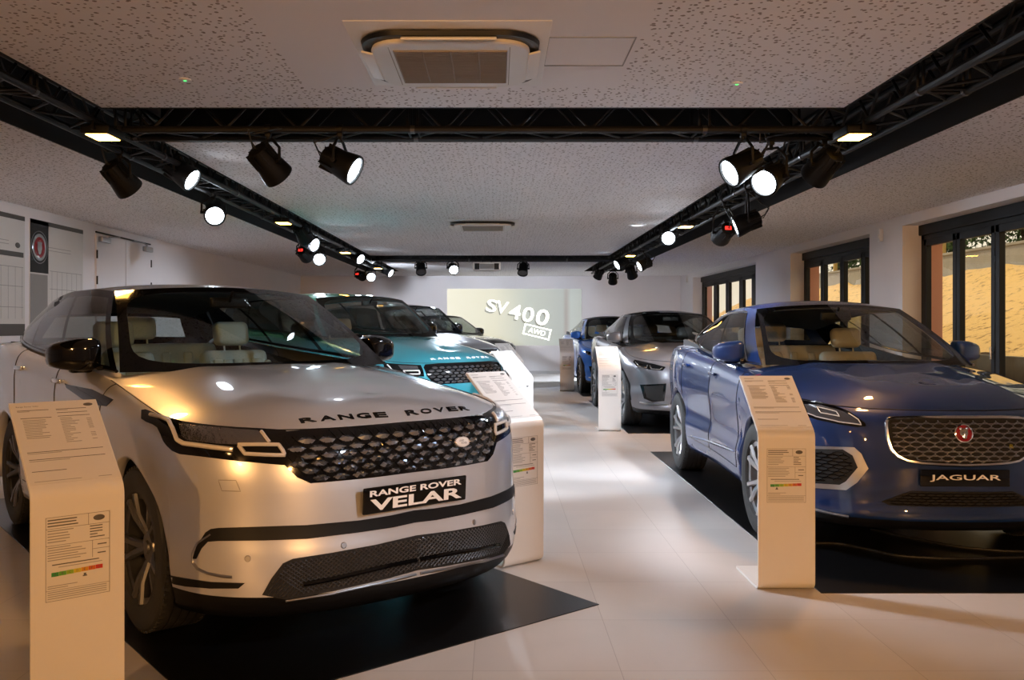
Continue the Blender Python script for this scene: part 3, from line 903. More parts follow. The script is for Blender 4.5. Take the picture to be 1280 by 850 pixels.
def oval_badge(parent, car, y, z, w, h, face, ringm, txt=None, x=None):
    p, n = car.cast(car.frame('x'), y, z, .0)
    q = n.to_track_quat('Z', 'Y'); 
    zax = n.normalized(); xax = Vector((0, 1, 0)); xax = (xax-zax*xax.dot(zax)).normalized(); yax = zax.cross(xax)
    m = Matrix.Translation(p+n*.012) @ Matrix((( xax.x, yax.x, zax.x, 0), (xax.y, yax.y, zax.y, 0), (xax.z, yax.z, zax.z, 0), (0, 0, 0, 1)))
    S = Matrix.Diagonal((w/2, h/2, 1, 1))
    mb = MB(); mb.lathe([(1.12, -.004), (1.12, .006), (1.0, .009), (.95, .005)], 40, mtx=m @ S)
    b = mb.build('badge_ring', ringm, parent)
    mb = MB(); mb.lathe([(.97, .005), (.6, .008), (0, .009)], 40, mtx=m @ S); mb.build('badge', face, parent)
    return m

def grille_lenses(car, inside, ys, zs, w, h, name, parent, mat, off=.004, mat2=None):
    """rows of pointed facets, one mesh"""
    mb = MB(); fr = car.frame('x')
    for r, z in enumerate(zs):
        for c, y in enumerate(ys):
            yy = y+(w*.62 if r % 2 else 0)
            if not inside(yy, z) or not inside(yy-w*.45, z) or not inside(yy+w*.45, z): continue
            tw = random.uniform(-.002, .002)
            P = [(yy-w/2, z), (yy-w*.22, z+h/2), (yy+w*.22, z+h/2), (yy+w/2, z), (yy+w*.22, z-h/2), (yy-w*.22, z-h/2)]
            V = [car.cast(fr, a, b, off)[0] for a, b in P]
            C1 = car.cast(fr, yy-w*.10, z+h*.05, off+.014+tw)[0]; C2 = car.cast(fr, yy+w*.10, z+h*.05, off+.014-tw)[0]
            mb.add(V+[C1, C2], [(0, 6, 1), (1, 6, 7, 2), (2, 7, 3), (3, 7, 4), (4, 7, 6, 5), (5, 6, 0)])
    return mb.build(name, mat, parent, smooth=False)

def pin(poly):
    def f(y, z):
        c = False; j = len(poly)-1
        for i in range(len(poly)):
            (a, b), (a2, b2) = poly[i], poly[j]
            if (b > z) != (b2 > z) and y < (a2-a)*(z-b)/(b2-b)+a: c = not c
            j = i
        return c
    return f

def hex_lattice(car, poly, cw, ch, r, name, parent, mat, off=.012, kind='x'):
    """honeycomb bars clipped to poly (y,z), one mesh"""
    mb = MB(); fr = car.frame(kind); ins = pin(poly)
    ya, yb = min(p[0] for p in poly), max(p[0] for p in poly); za, zb = min(p[1] for p in poly), max(p[1] for p in poly)
    seen = set()
    nr = int((zb-za)/(ch*.75))+2; nc = int((yb-ya)/cw)+2
    for i in range(-1, nr):
        for j in range(-1, nc):
            y = ya+j*cw+(cw/2 if i % 2 else 0); z = za+i*ch*.75
            h = [(y-cw*.5, z+ch*.13), (y-cw*.20, z+ch*.375), (y+cw*.20, z+ch*.375), (y+cw*.5, z+ch*.13), (y+cw*.5, z-ch*.13), (y+cw*.20, z-ch*.375), (y-cw*.20, z-ch*.375), (y-cw*.5, z-ch*.13)]
            for k in range(8):
                a, b = h[k], h[(k+1) % 8]
                if not (ins(*a) and ins(*b)): continue
                P = [car.cast(fr, lerp(a[0], b[0], t), lerp(a[1], b[1], t), off)[0] for t in (0, 1)]
                mb.tube(P, r, 4, cap=False)
    return mb.build(name, mat, parent, smooth=False)

def sym(p): return p+[(-a, b) for a, b in p[::-1]]

def range_front(car, sp, kind='x', hi=True, lettering=None):
    root = car.root; bump = car.parts['front_bumper']
    z = sp.get('fz', 1.0)
    Z = lambda v: v*z
    # grille
    g = [(0, Z(.955)), (-.40, Z(.952)), (-.555, Z(.945)), (-.585, Z(.915)), (-.575, Z(.83)), (-.52, Z(.765)), (-.47, Z(.738)), (-.2, Z(.738)), (0, Z(.740))]
    gg = g+[(-a, b) for a, b in g[-2:0:-1]]
    gr = car.overlay('grille', gg, 'x', M['gloss'], root, off=.004, thick=.01, step=.04)
    inn = [(a*.97, lerp(b, Z(.843), .06)) for a, b in gg]
    step = .078
    grille_lenses(car, pin(inn), [(-8+k)*.085 for k in range(17)], [Z(.757+.0305*k) for k in range(6)], .074, .025, 'grille_mesh', gr, M['alloyd'] if not hi else M['grl'])
    if hi:
        mb = MB(); poly = pin(inn)
        fr = car.frame('x')
        for r in range(-30, 30):
            for sg in (1, -1):
                pts = []
                for t in np.linspace(0, 1, 14):
                    zz = Z(.735+.21*t); yy = r*.0425+sg*(.21*t)*.70
                    if poly(yy, zz): pts.append(car.cast(fr, yy, zz, .004)[0])
                if len(pts) > 1: mb.tube(pts, .0028, 4, cap=False)
        mb.build('grille_mesh_bars', M['gloss'], gr)
    # black belt strip, intake, sill from the photographed outlines, mirrored about the centre line
    c3 = px(130, 640, 2.2456); c1 = px(150, 480, 3.863); c2 = px(430, 480, 3.865)
    if hi:
        K = sp['pose']
        lamp = c1((105, 133), (125, 131), (175, 150), (230, 167), (300, 188), (380, 200), (470, 210), (560, 217), (680, 223), (800, 231), (812, 262), (812, 400), (700, 391), (560, 378), (400, 358), (330, 350), (290, 345), (255, 330), (228, 305), (212, 283), (198, 250), (182, 218), (160, 203), (128, 190), (105, 175))
        lampL = lamp
        pr = car.overlay('headlamp', lamp, K, M['gloss'], root, off=.004, thick=.01, step=5)
        pl = mirror_copy(pr, root)
        for lamp_o, mirr in ((pr, False), (pl, True)):
            mb = MB()
            def L(pts, r, w, closed=False):
                m0 = MB(); car.line(m0, c1(*pts), K, r=r, off=.006, closed=closed, sub=5); return m0
            a = L([(150, 158), (200, 170), (236, 186), (258, 225), (280, 278), (310, 294), (360, 300), (450, 312), (548, 324)], .010, 0)
            b = L([(682, 240), (700, 262), (722, 290)], .008, 0)
            c = L([(572, 300), (670, 299), (766, 300), (784, 325), (795, 350), (700, 348), (605, 343), (588, 322)], .0085, 0, True)
            for q in (a, b, c):
                v = [Vector((p[0], -p[1] if mirr else p[1], p[2])) for p in q.v]
                mb.add(v, [f[::-1] if mirr else f for f in q.f])
            mb.build('daytime_light', M['drl'], lamp_o)
        lens = car.overlay('lamp_lens', c1((285, 200), (380, 212), (560, 228), (668, 236), (708, 290), (660, 300), (560, 300), (460, 296), (330, 280), (302, 262)), K, M['lens'], pr, off=.007, thick=.003, step=6)
        mirror_copy(lens, pl)
        cx = 515
        strip = c1((415, 722), (440, 706), (475, 701), (700, 694), (905, 687), (1159, 664))+[(490, 645.5), (517, 639.5), (530, 637), (530, 652.5), (517, 655), (490, 661)]+c1((1159, 722), (905, 754), (700, 762), (480, 764), (425, 768), (395, 800), (370, 850), (352, 850), (372, 790))
        strip += []
        car.overlay('bumper_strip', strip, K, M['satin'], root, off=.004, thick=.01, step=7, half=True)
        lip = MB()
        car.line(lip, c3((300, 66), (262, 92), (249, 120), (249, 145), (262, 163), (290, 176), (330, 184), (360, 187)), K, r=.007, off=-.001)
        mirror_copy(lip.build('corner_lip', M['satinm'], root), root)
        intake = c3((530, 135), (502, 148), (470, 190), (444, 236), (510, 249), (640, 226), (800, 189))+[(519, 715), (540, 710), (540, 666), (519, 671)]+c3((760, 96), (640, 118))
        it = car.overlay('lower_intake', intake, K, M['under'], root, off=.003, thick=.01, step=7, half=True)
        # chevron weave bars inside the intake
        mb = MB(); ip = pin(c3((530, 140), (508, 150), (475, 195), (455, 236), (510, 244), (640, 221), (800, 184))+[(536, 708), (536, 670)]+c3((760, 100), (640, 122)))
        frp = car.frame(K)
        for sgn in (1, -1):
            for k in range(46):
                pts = []
                for t in np.linspace(0, 1, 40):
                    X = 325+k*6.2-40; xx = X+t*95*1.0; yy = (752-.19*(xx-330))-(t*80) if sgn > 0 else (752-.19*(xx-330))-((1-t)*80)
                    if ip(xx, yy): pts.append(car.cast(frp, xx, yy, .007)[0])
                if len(pts) > 1 and all((a-b).length < .08 for a, b in zip(pts, pts[1:])):
                    pts = [p for p in pts if p.y < .004]
                    if len(pts) > 1:
                        for sy in (1, -1): mb.tube([Vector((p.x, p.y*sy, p.z)) for p in pts], .0026, 4, cap=False)
        mb.build('intake_mesh', M['alloyd'], it)
        mb = MB(); car.line(mb, c3((560, 205), (640, 190), (800, 152))+[(519, 701)], K, r=.010, off=.010, mirror=True); mb.build('intake_blade', M['gloss'], it)
        mb = MB(); car.line(mb, c3((510, 252), (640, 231), (800, 196))+[(519, 719)], K, r=.006, off=.007, mirror=True); mb.build('splitter_trim', M['satinm'], root)
        cs = c3((165, 178), (230, 190), (300, 200), (396, 203), (378, 218), (300, 218), (230, 212), (168, 200))
        a = car.overlay('corner_slot', cs, K, M['satin'], root, off=.004, thick=.01, step=5); mirror_copy(a, root)
        mb = MB()
        car.line(mb, c1((475, 470), (560, 472), (582, 525), (492, 522)), K, r=.0018, off=.000, closed=True)
        mb.build('tow_cover_gap', M['inkl'], bump)
        for a, b in ((309.6, 700), (429.7, 683.3)):
            for sy in (1, -1):
                p, n = car.cast(frp, a, b, .001); m = Matrix.Translation((p.x, p.y*sy, p.z)) @ Vector((n.x, n.y*sy, n.z)).to_track_quat('Z', 'Y').to_matrix().to_4x4()
                q = MB(); q.lathe([(0, .002), (.011, .002), (.013, .0), (.014, -.002)], 18, mtx=m); q.build('parking_sensor', M['satinm'], bump)
        c4 = px(0, 350, 4.05)
        v = car.overlay('side_vent', c4((330, 528), (352, 536), (470, 560), (575, 612), (540, 645), (500, 640), (430, 615), (388, 585), (340, 552)), K, M['gloss'], root, off=.004, thick=.008, step=4); mirror_copy(v, root)
    else:
        for sy in (-1, 1):
            poly = [(sy*.60, Z(.94)), (sy*.80, Z(.955)), (sy*.89, Z(.965)), (sy*.90, Z(.90)), (sy*.86, Z(.84)), (sy*.72, Z(.825)), (sy*.60, Z(.825))]
            hl = car.overlay('headlamp', poly, 'x', M['gloss'], root, off=.004, thick=.01, step=.03)
            mb = MB(); car.line(mb, [(sy*.64, Z(.85)), (sy*.76, Z(.85)), (sy*.78, Z(.885)), (sy*.64, Z(.885))], 'x', r=.008, off=.006, closed=True)
            car.line(mb, [(sy*.82, Z(.86)), (sy*.86, Z(.90)), (sy*.87, Z(.945))], 'x', r=.008, off=.006)
            mb.build('daytime_light', M['drl'], hl)
            car.overlay('lamp_lens', [(sy*.64, Z(.90)), (sy*.64, Z(.93)), (sy*.80, Z(.94)), (sy*.79, Z(.90))], 'x', M['lens'], hl, off=.006, thick=.003, step=.03)
        car.overlay('lower_intake', sym([(-.55, Z(.44)), (-.66, Z(.30)), (-.3, Z(.285))]), 'x', M['under'], root, step=.05)
        car.overlay('bumper_strip', sym([(-.80, Z(.59)), (-.80, Z(.53)), (-.3, Z(.53)), (-.3, Z(.59))]), 'x', M['satin'], root, step=.05)

def mirror_copy(o, parent):
    me = o.data.copy(); me.transform(Matrix.Diagonal((1, -1, 1, 1))); me.flip_normals()
    return link(bpy.data.objects.new(o.name.split('.')[0], me), parent)

M['grl'] = pm('grille_facet', (.34, .37, .42), .14, .95)

velar = make_car(VELAR, 'silver SUV with black roof and a VELAR plate, nearest car beside the price stand')
range_front(velar, VELAR)
letters_on_bonnet(velar, 'RANGE ROVER', -.462, .462, .628, .27, .026, M['gloss'], lw=.066)
mb = MB(); R_ = Matrix.Rotation(.06, 4, 'Y')
pl = MB(); pl.rbox((-.006, -.272, -.057), (.006, .272, .057), .006, mtx=Matrix.Translation((.793, 0, .648)) @ R_)
plo = pl.build('number_plate', M['gloss'], velar.root)
front_text(mb, 'RANGE ROVER', .485, .027, (.8005, 0, .679), tilt=.06, bold=.03); 
front_text(mb, 'VELAR', .485, .050, (.8018, 0, .630), tilt=.06, bold=.03)
mb.build('plate_lettering', M['acw'], plo, smooth=False)
pb = MB(); pb.box((.755, -.20, .61), (.789, .20, .69)); pb.build('plate_holder', M['satin'], plo)
pbd, nbd = velar.cast(velar.frame(VELAR['pose']), 574.9, 554.3)
bm_ = oval_badge(velar.root, velar, pbd.y, pbd.z, .090, .046, M['acw'], M['chrome'])
mb = MB(); text_on(mb, 'LAND', .030, .009, bm_ @ Matrix.Translation((-.008, .006, .0095)), .0005); text_on(mb, 'ROVER', .036, .009, bm_ @ Matrix.Translation((.006, -.006, .0095)), .0005)
mb.build('badge_lettering', M['ink'], velar.root, smooth=False)

RRS['fz'] = 1.025
teal = make_car(RRS, 'teal SUV with body-coloured roof, second in the row, behind the silver one')
range_front(teal, RRS, hi=False)
letters_on_bonnet(teal, 'RANGE ROVER', -.45, .45, .655, .27, .024, M['acw'], lw=.058)
RR3['fz'] = 1.025
c3_ = make_car(RR3, 'dark grey SUV, third in the row, behind the teal one'); range_front(c3_, RR3, hi=False)
VEL4['fz'] = 1.01
c4_ = make_car(VEL4, 'black SUV, last in its row, nearest the projected picture'); range_front(c4_, VEL4, hi=False)

def jaguar_front(car, sp, hi=True):
    root = car.root; z = sp.get('fz', 1.0); Z = lambda v: v*z
    if hi:
        K = sp['pose']; c5 = px(1040, 480, 4.046); k = px(820, 500, 2.7826); j = px(820, 360, 2.7826)
        # grille outline in (y,z) taken at the nose plane
        def yz(pts):
            fr = car.frame(K); out = []
            for a, b in pts:
                p, n = car.cast(fr, a, b); out.append((p.y, p.z))
            return out
        left = yz(c5((660, 180), (420, 176), (315, 178), (288, 184), (276, 198), (275, 222), (284, 290), (300, 335), (330, 368), (380, 392), (450, 404), (560, 411), (660, 414)))
        left = [(-abs(a), b) for a, b in left if a < -.003]
        outer = left+[(-a, b) for a, b in left[::-1]]
        cy, cz = 0, sum(p[1] for p in outer)/len(outer)
        gl = car.overlay('grille', outer, 'x', M['under'], root, off=.003, thick=.01, step=.035)
        mb = MB(); car.line(mb, [(a, b) for a, b in outer], 'x', r=.011, off=.006, closed=True, sub=3); mb.build('grille_surround', M['chrome'], gl)
        inner = [(a*.965, lerp(b, cz, .08)) for a, b in outer]
        hex_lattice(car, inner, .066, .034, .0030, 'grille_mesh', gl, M['satinm'], off=.010)
        for pts, nm, mt, off in ((k((470, 160), (690, 168), (714, 190), (739, 242), (700, 290), (662, 316), (553, 309), (470, 300)), 'corner_intake', M['satinm'], .004),
                                 (k((470, 172), (650, 175), (684, 196), (702, 238), (662, 285), (640, 297), (553, 292), (470, 288)), 'intake_opening', M['under'], .010)):
            if nm == 'corner_intake': a = car.overlay(nm, pts, K, mt, root, off=off, thick=.012, step=6); b = mirror_copy(a, root)
            else:
                a2 = car.overlay(nm, pts, K, mt, a, off=off, thick=.004, step=6); mirror_copy(a2, b)
        q = yz(k((480, 178), (645, 180), (676, 200), (692, 238), (655, 280), (480, 282)))
        h = hex_lattice(car, q, .05, .026, .0016, 'intake_mesh', a, M['gloss'], off=.013); mirror_copy(h, b)
        lamp = j((440, 375), (500, 388), (560, 398), (620, 413), (670, 432), (700, 452), (728, 474), (730, 484), (700, 487), (640, 478), (560, 462), (515, 446), (470, 425), (448, 400))
        a = car.overlay('headlamp', lamp, K, M['gloss'], root, off=.003, thick=.008, step=4); b = mirror_copy(a, root)
        a2 = car.overlay('lamp_lens', j((515, 408), (570, 412), (640, 430), (690, 455), (715, 474), (690, 477), (600, 462), (530, 440)), K, M['off_led'], a, off=.006, thick=.003, step=4); mirror_copy(a2, b)
        d = MB(); car.line(d, j((520, 438), (560, 452), (640, 470), (715, 480), (704, 462), (670, 442)), K, r=.0035, off=.010)
        car.line(d, j((560, 420), (575, 440), (640, 452), (628, 436)), K, r=.003, off=.010, closed=True); dd = d.build('daytime_light', M['drl'], a); mirror_copy(dd, b)
        li = yz(k((738, 346), (790, 308), (832, 292), (1070, 292), (1070, 353), (738, 353)))
        li = [p for p in li if p[0] < -.01]; li = sorted(li, key=lambda p: p[0])
        poly = [(-.44, .375), (-.36, .415), (-.29, .445), (.29, .445), (.36, .415), (.44, .375), (.40, .355), (-.40, .355)]
        it = car.overlay('lower_intake', poly, 'x', M['under'], root, off=.003, step=.05)
        hex_lattice(car, [(a_*.98, lerp(b_, .40, .06)) for a_, b_ in poly], .05, .022, .0018, 'intake_mesh', it, M['satin'], off=.006)
        m1 = MB()
        for sy in (1, -1): car.line(m1, [(sy*.84, .305), (sy*.70, .282), (sy*.60, .272)], 'x', r=.009, off=.006)
        m1.build('splitter_blade', M['satinm'], root)
        # emblem
        m = oval_badge(root, car, 0, .775, .094, .094, M['red'], M['chrome'])
        e = MB()
        m = m @ Matrix.Translation((0, 0, .009))
        S = lambda x, y, rx, ry, h=.006: e.lathe([(1, 0), (.8, h*.7), (0, h)], 18, mtx=m @ Matrix.Translation((x, y, 0)) @ Matrix.Diagonal((rx, ry, 1, 1)))
        S(0, .004, .024, .025); S(0, -.020, .014, .015, .009); S(-.018, .026, .008, .010); S(.018, .026, .008, .010); S(0, -.008, .008, .020, .012)
        e.build('emblem_face', M['chrome'], root)
        e = MB()
        for sx in (-1, 1): e.lathe([(1, 0), (0, .002)], 10, mtx=m @ Matrix.Translation((sx*.008, .006, .007)) @ Matrix.Diagonal((.0035, .002, 1, 1)))
        e.lathe([(1, 0), (0, .002)], 10, mtx=m @ Matrix.Translation((0, -.024, .006)) @ Matrix.Diagonal((.006, .003, 1, 1)))
        e.build('emblem_features', M['ink'], root)
        e = MB(); text_on(e, 'R', .022, .022, Matrix.Translation((.86, .272, .705)) @ Matrix(((0, 0, 1, 0), (1, 0, 0, 0), (0, 1, 0, 0), (0, 0, 0, 1))), .0); e.build('trim_badge', M['en3'], gl, smooth=False)
        p = MB(); p.rbox((.868, -.252, -.048+.525), (.880, .252, .048+.525), .004); po = p.build('number_plate', M['gloss'], root)
        t = MB(); front_text(t, 'JAGUAR', .40, .040, (.8812, 0, .525)); t.build('plate_lettering', M['acw'], po, smooth=False)
        pb = MB(); pb.box((.84, -.2, .49), (.870, .2, .555)); pb.build('plate_holder', M['satin'], po)
        mb = MB(); 
        for sy in (1, -1):
            mb.tube([(x, sy*(car.surf_y(x, zz)+.001), zz) for x, zz in zip(np.linspace(-.56, -2.1, 24), np.linspace(.47, .39, 24))], [.004]+[.012]*22+[.004], 6)
        mb.build('door_moulding', M['blue'], root)
    else:
        outer = [(-.16, Z(.80)), (-.40, Z(.795)), (-.44, Z(.76)), (-.36, Z(.62)), (-.28, Z(.575)), (0, Z(.57))]
        outer = [(0, Z(.80))]+outer+[(-a, b) for a, b in outer[-2::-1]]
        gl = car.overlay('grille', outer, 'x', M['under'], root, off=.003, step=.06)
        mb = MB(); car.line(mb, outer, 'x', r=.009, off=.004, closed=True); mb.build('grille_surround', M['gloss'], gl)
        hex_lattice(car, [(a*.96, lerp(b, Z(.69), .08)) for a, b in outer], .08, .045, .003, 'grille_mesh', gl, M['satin'], off=.007)
        for sy in (-1, 1):
            hl = car.overlay('headlamp', [(sy*.50, Z(.80)), (sy*.66, Z(.84)), (sy*.84, Z(.875)), (sy*.86, Z(.85)), (sy*.83, Z(.80)), (sy*.70, Z(.765)), (sy*.54, Z(.755))], 'x', M['gloss'], root, off=.004, step=.03)
            mb = MB(); car.line(mb, [(sy*.54, Z(.79)), (sy*.57, Z(.768)), (sy*.67, Z(.775)), (sy*.68, Z(.81))], 'x', r=.007, off=.007); car.line(mb, [(sy*.71, Z(.815)), (sy*.72, Z(.782)), (sy*.81, Z(.80)), (sy*.835, Z(.85))], 'x', r=.007, off=.007)
            mb.build('daytime_light', M['chrome'], hl)
            a = car.overlay('corner_intake', [(sy*.50, Z(.60)), (sy*.80, Z(.57)), (sy*.76, Z(.40)), (sy*.66, Z(.36)), (sy*.52, Z(.38))], 'x', M['gloss'], root, off=.004, step=.04)
            car.overlay('intake_opening', [(sy*.53, Z(.58)), (sy*.76, Z(.555)), (sy*.73, Z(.42)), (sy*.66, Z(.385)), (sy*.55, Z(.40))], 'x', M['under'], a, off=.007, step=.04)
            mb = MB(); car.line(mb, [(sy*.48, Z(.335)), (sy*.62, Z(.33)), (sy*.80, Z(.345))], 'x', r=.012, off=.004); mb.build('splitter_blade', M['satinm'], root)
        car.overlay('lower_intake', sym([(-.42, Z(.46)), (-.45, Z(.34)), (-.2, Z(.33))]), 'x', M['under'], root, step=.06)
        p = MB(); xx = car.cast(car.frame('x'), 0, Z(.5))[0].x; p.rbox((xx-.005, -.26, Z(.47)), (xx+.008, .26, Z(.57)), .004); p.build('number_plate', M['gloss'], root)
        oval_badge(root, car, 0, Z(.72), .08, .08, M['red'], M['chrome'])

jag = make_car(EPACE, 'deep blue SUV with chrome window line and a JAGUAR plate, nearest the windows')
jaguar_front(jag, EPACE)
fp = make_car(FPACE, 'silver-grey SUV with dark roof, behind the deep blue one'); FPACE['fz'] = 1.06; jaguar_front(fp, FPACE, hi=False)
br = make_car(BRIGHT, 'small bright blue SUV at the far end of the room'); jaguar_front(br, BRIGHT, hi=False)
print('FACES', sum(len(o.data.polygons) for o in bpy.data.objects if o.type == 'MESH'))
# ------------------------------------------------------------------ the room
CH = 2.85; XL, XR, XW = -5.75, 5.35, 5.63; YN, YB = -5.0, 25.7
LI, LO, RI, RO = -2.64, -3.50, 2.31, 3.30     # recess edges left / right
C1A, C1B, C2A, C2B, YE = 5.86, 6.93, 18.2, 19.1, 23.4
def struct(mb, name, mat, smooth=False): return tag(mb.build(name, mat, None, smooth=smooth), kind='structure')
mb = MB(); mb.box((XL-.2, YN, -.12), (5.9, YB+.2, 0)); struct(mb, 'floor', M['floor'])
M['ceilA'] = ceiling_mat('perforated_ceiling_near', (-1.15, .72, -5, 5.35)); M['ceilB'] = ceiling_mat('perforated_ceiling', None)
T_ = .12
mb = MB()
mb.box((LI, YN, CH), (RI, C1A, CH+T_), 0)
mb.box((LI, C1B, CH), (RI, C2A, CH+T_), 1); mb.box((LI, C2B, CH), (RI, YE, CH+T_), 1)
mb.box((XL, YN, CH), (LO, YE, CH+T_), 1); mb.box((RO, YN, CH), (5.9, YE, CH+T_), 1); mb.box((XL, YE, CH), (5.9, YB, CH+T_), 1)
struct(mb, 'ceiling', [M['ceilA'], M['ceilB']])
mb = MB(); mb.box((XL-.2, YN, 3.32), (5.9, YB+.2, 3.42))
def skirt(a, b):
    (x0, y0), (x1, y1) = a, b
    mb.box((min(x0, x1)-.008, min(y0, y1)-.008, CH-.004), (max(x0, x1)+.008, max(y0, y1)+.008, 3.32))
for a, b in (((LO, YN), (LO, YE)), ((RO, YN), (RO, YE)), ((LI, YN), (LI, C1A)), ((LI, C1B), (LI, C2A)), ((LI, C2B), (LI, YE)), ((RI, YN), (RI, C1A)), ((RI, C1B), (RI, C2A)), ((RI, C2B), (RI, YE)),
             ((LI, C1A), (RI, C1A)), ((LI, C1B), (RI, C1B)), ((LI, C2A), (RI, C2A)), ((LI, C2B), (RI, C2B)), ((LO, YE), (LI, YE)), ((RI, YE), (RO, YE)), ((XL, YN), (5.9, YN))): skirt(a, b)
struct(mb, 'trim_1', M['recess'])
mb = MB(); mb.box((XL-.2, YN, 0), (XL, YB+.2, 3.4)); struct(mb, 'wall_left', M['wall'])
mb = MB(); mb.box((XL, YB, 0), (5.9, YB+.2, 3.4)); struct(mb, 'wall_back', M['wall'])
mb = MB(); mb.box((XL, YN-.2, 0), (5.9, YN, 3.4)); struct(mb, 'wall_front', M['wall'])
WIN = [(7.2, 11.63), (12.66, 16.08), (18.24, 24.1)]
mb = MB(); y = YN
for a, b in WIN+[(YB, YB)]:
    mb.box((XR, y, 0), (5.68, a, CH)); y = b
for a, b in WIN: mb.box((XR, a, 2.72), (5.68, b, CH))
mb.box((5.68, YN, 2.85), (5.9, YB, 3.4))
struct(mb, 'wall_right', M['wall'])
mb = MB(); y = YN
for a, b in WIN+[(YB, YB)]:
    mb.box((5.685, y-.02, 0), (5.87, a-.01, 3.0)); y = b
for a, b in WIN: mb.box((5.72, a, 2.74), (5.87, b, 3.0))
struct(mb, 'wall_outside', M['pink'])
divs = [[11.55, 10.72, 9.88, 9.05, 8.2, 7.28], [16.0, 15.14, 14.28, 13.45, 12.72], [23.9, 22.6, 21.4, 20.2, 19.2, 18.3]]
for n, ((a, b), dv) in enumerate(zip(WIN, divs)):
    mb = MB()
    mb.rbox((5.56, a, 2.585), (5.69, b, 2.72), .01)      # head box
    mb.box((5.60, a, 0), (5.67, a+.07, 2.6)); mb.box((5.60, b-.07, 0), (5.67, b, 2.6)); mb.box((5.60, a, 0), (5.67, b, .06))
    mb.box((5.60, a, 2.52), (5.67, b, 2.6))
    w = empty('window_%d' % (n+1), (0, 0, 0)); tag(w, kind='structure')
    for k in range(len(dv)-1):
        y1, y0 = dv[k], dv[k+1]; fr = .085 if n < 2 else .16
        mb.rbox((5.585, y0+.006, .06), (5.655, y0+fr, 2.53), .006); mb.rbox((5.585, y1-fr, .06), (5.655, y1-.006, 2.53), .006)
        mb.rbox((5.585, y0, 2.44), (5.655, y1, 2.53), .006); mb.rbox((5.585, y0, .06), (5.655, y1, .17), .006)
        p = MB(); p.add([(5.62, y0+.06, .1), (5.62, y1-.06, .1), (5.62, y1-.06, 2.5), (5.62, y0+.06, 2.5)], [(0, 1, 2, 3)]); p.build('pane', M['wglass'], w, smooth=False)
        if k % 2 == 1 or n == 2:
            h = MB(); h.tube([(5.56, y0+.045, 1.02), (5.56, y0+.045, 1.16)], .010); h.tube([(5.60, y0+.045, 1.10), (5.56, y0+.045, 1.10)], .010); h.build('window_handle', M['satinm'], w)
    mb.build('window_frame', M['frame'], w, smooth=False)
for y_, z_, nm in ((12.25, 2.66, 'small white sensor box on the pier between the two nearest windows'), (24.75, 2.70, 'small white sensor box high beside the farthest window')):
    mb = MB(); mb.rbox((XR-.05, y_-.04, z_-.09), (XR+.001, y_+.04, z_+.09), .01); mb.rbox((XR-.058, y_-.02, z_-.05), (XR-.048, y_+.02, z_-.01), .004)
    tag(mb.build('wall_sensor', M['acw'], None), nm, 'sensor')
# dado ledge and skirting
mb = MB(); mb.box((XL, YN, 1.175), (XL+.035, 12.4, 1.20)); struct(mb, 'trim_2', M['walld'])
mb = MB(); mb.box((XL, YB-.02, 0), (XR, YB, .08)); struct(mb, 'baseboard_back', M['walld'])
mb = MB(); mb.box((XL, 1, 0), (XL+.02, YB, .08)); struct(mb, 'baseboard_left', M['walld'])
# double door on the left wall
d = empty('door_1', (XL, 13.5, 0)); tag(d, kind='structure')
for k, (a, b) in enumerate(((12.56, 13.53), (13.55, 14.52))):
    mb = MB(); mb.rbox((0, a-13.5, .01), (.03, b-13.5, 2.70), .004); leaf = mb.build('door_leaf', M['wall'], d, smooth=False)
    c = MB(); yy = a-13.5 if k == 0 else b-13.5; s_ = 1 if k == 0 else -1
    c.rbox((.03, min(yy+s_*.05, yy+s_*.34), 2.60), (.09, max(yy+s_*.05, yy+s_*.34), 2.68), .01); c.tube([(.08, yy+s_*.28, 2.69), (.12, yy+s_*.5, 2.71), (.05, yy+s_*.72, 2.73)], .010)
    c.build('door_closer', M['satinm'], leaf)
    for z_ in (.3, 1.3, 2.05, 2.42):
        h = MB(); h.tube([(.035, yy, z_-.06), (.035, yy, z_+.06)], .012); h.build('hinge', M['satin'], leaf)
    hd = MB(); y2 = (b if k == 0 else a)-13.5; hd.tube([(.03, y2-s_*.07, 1.05), (.08, y2-s_*.07, 1.05), (.08, y2-s_*.20, 1.05)], .010); hd.build('door_handle', M['satinm'], leaf)
mb = MB(); mb.tube([(.035, -.98, 2.735), (.035, .98, 2.735)], .012); mb.build('closer_rail', M['satin'], d)
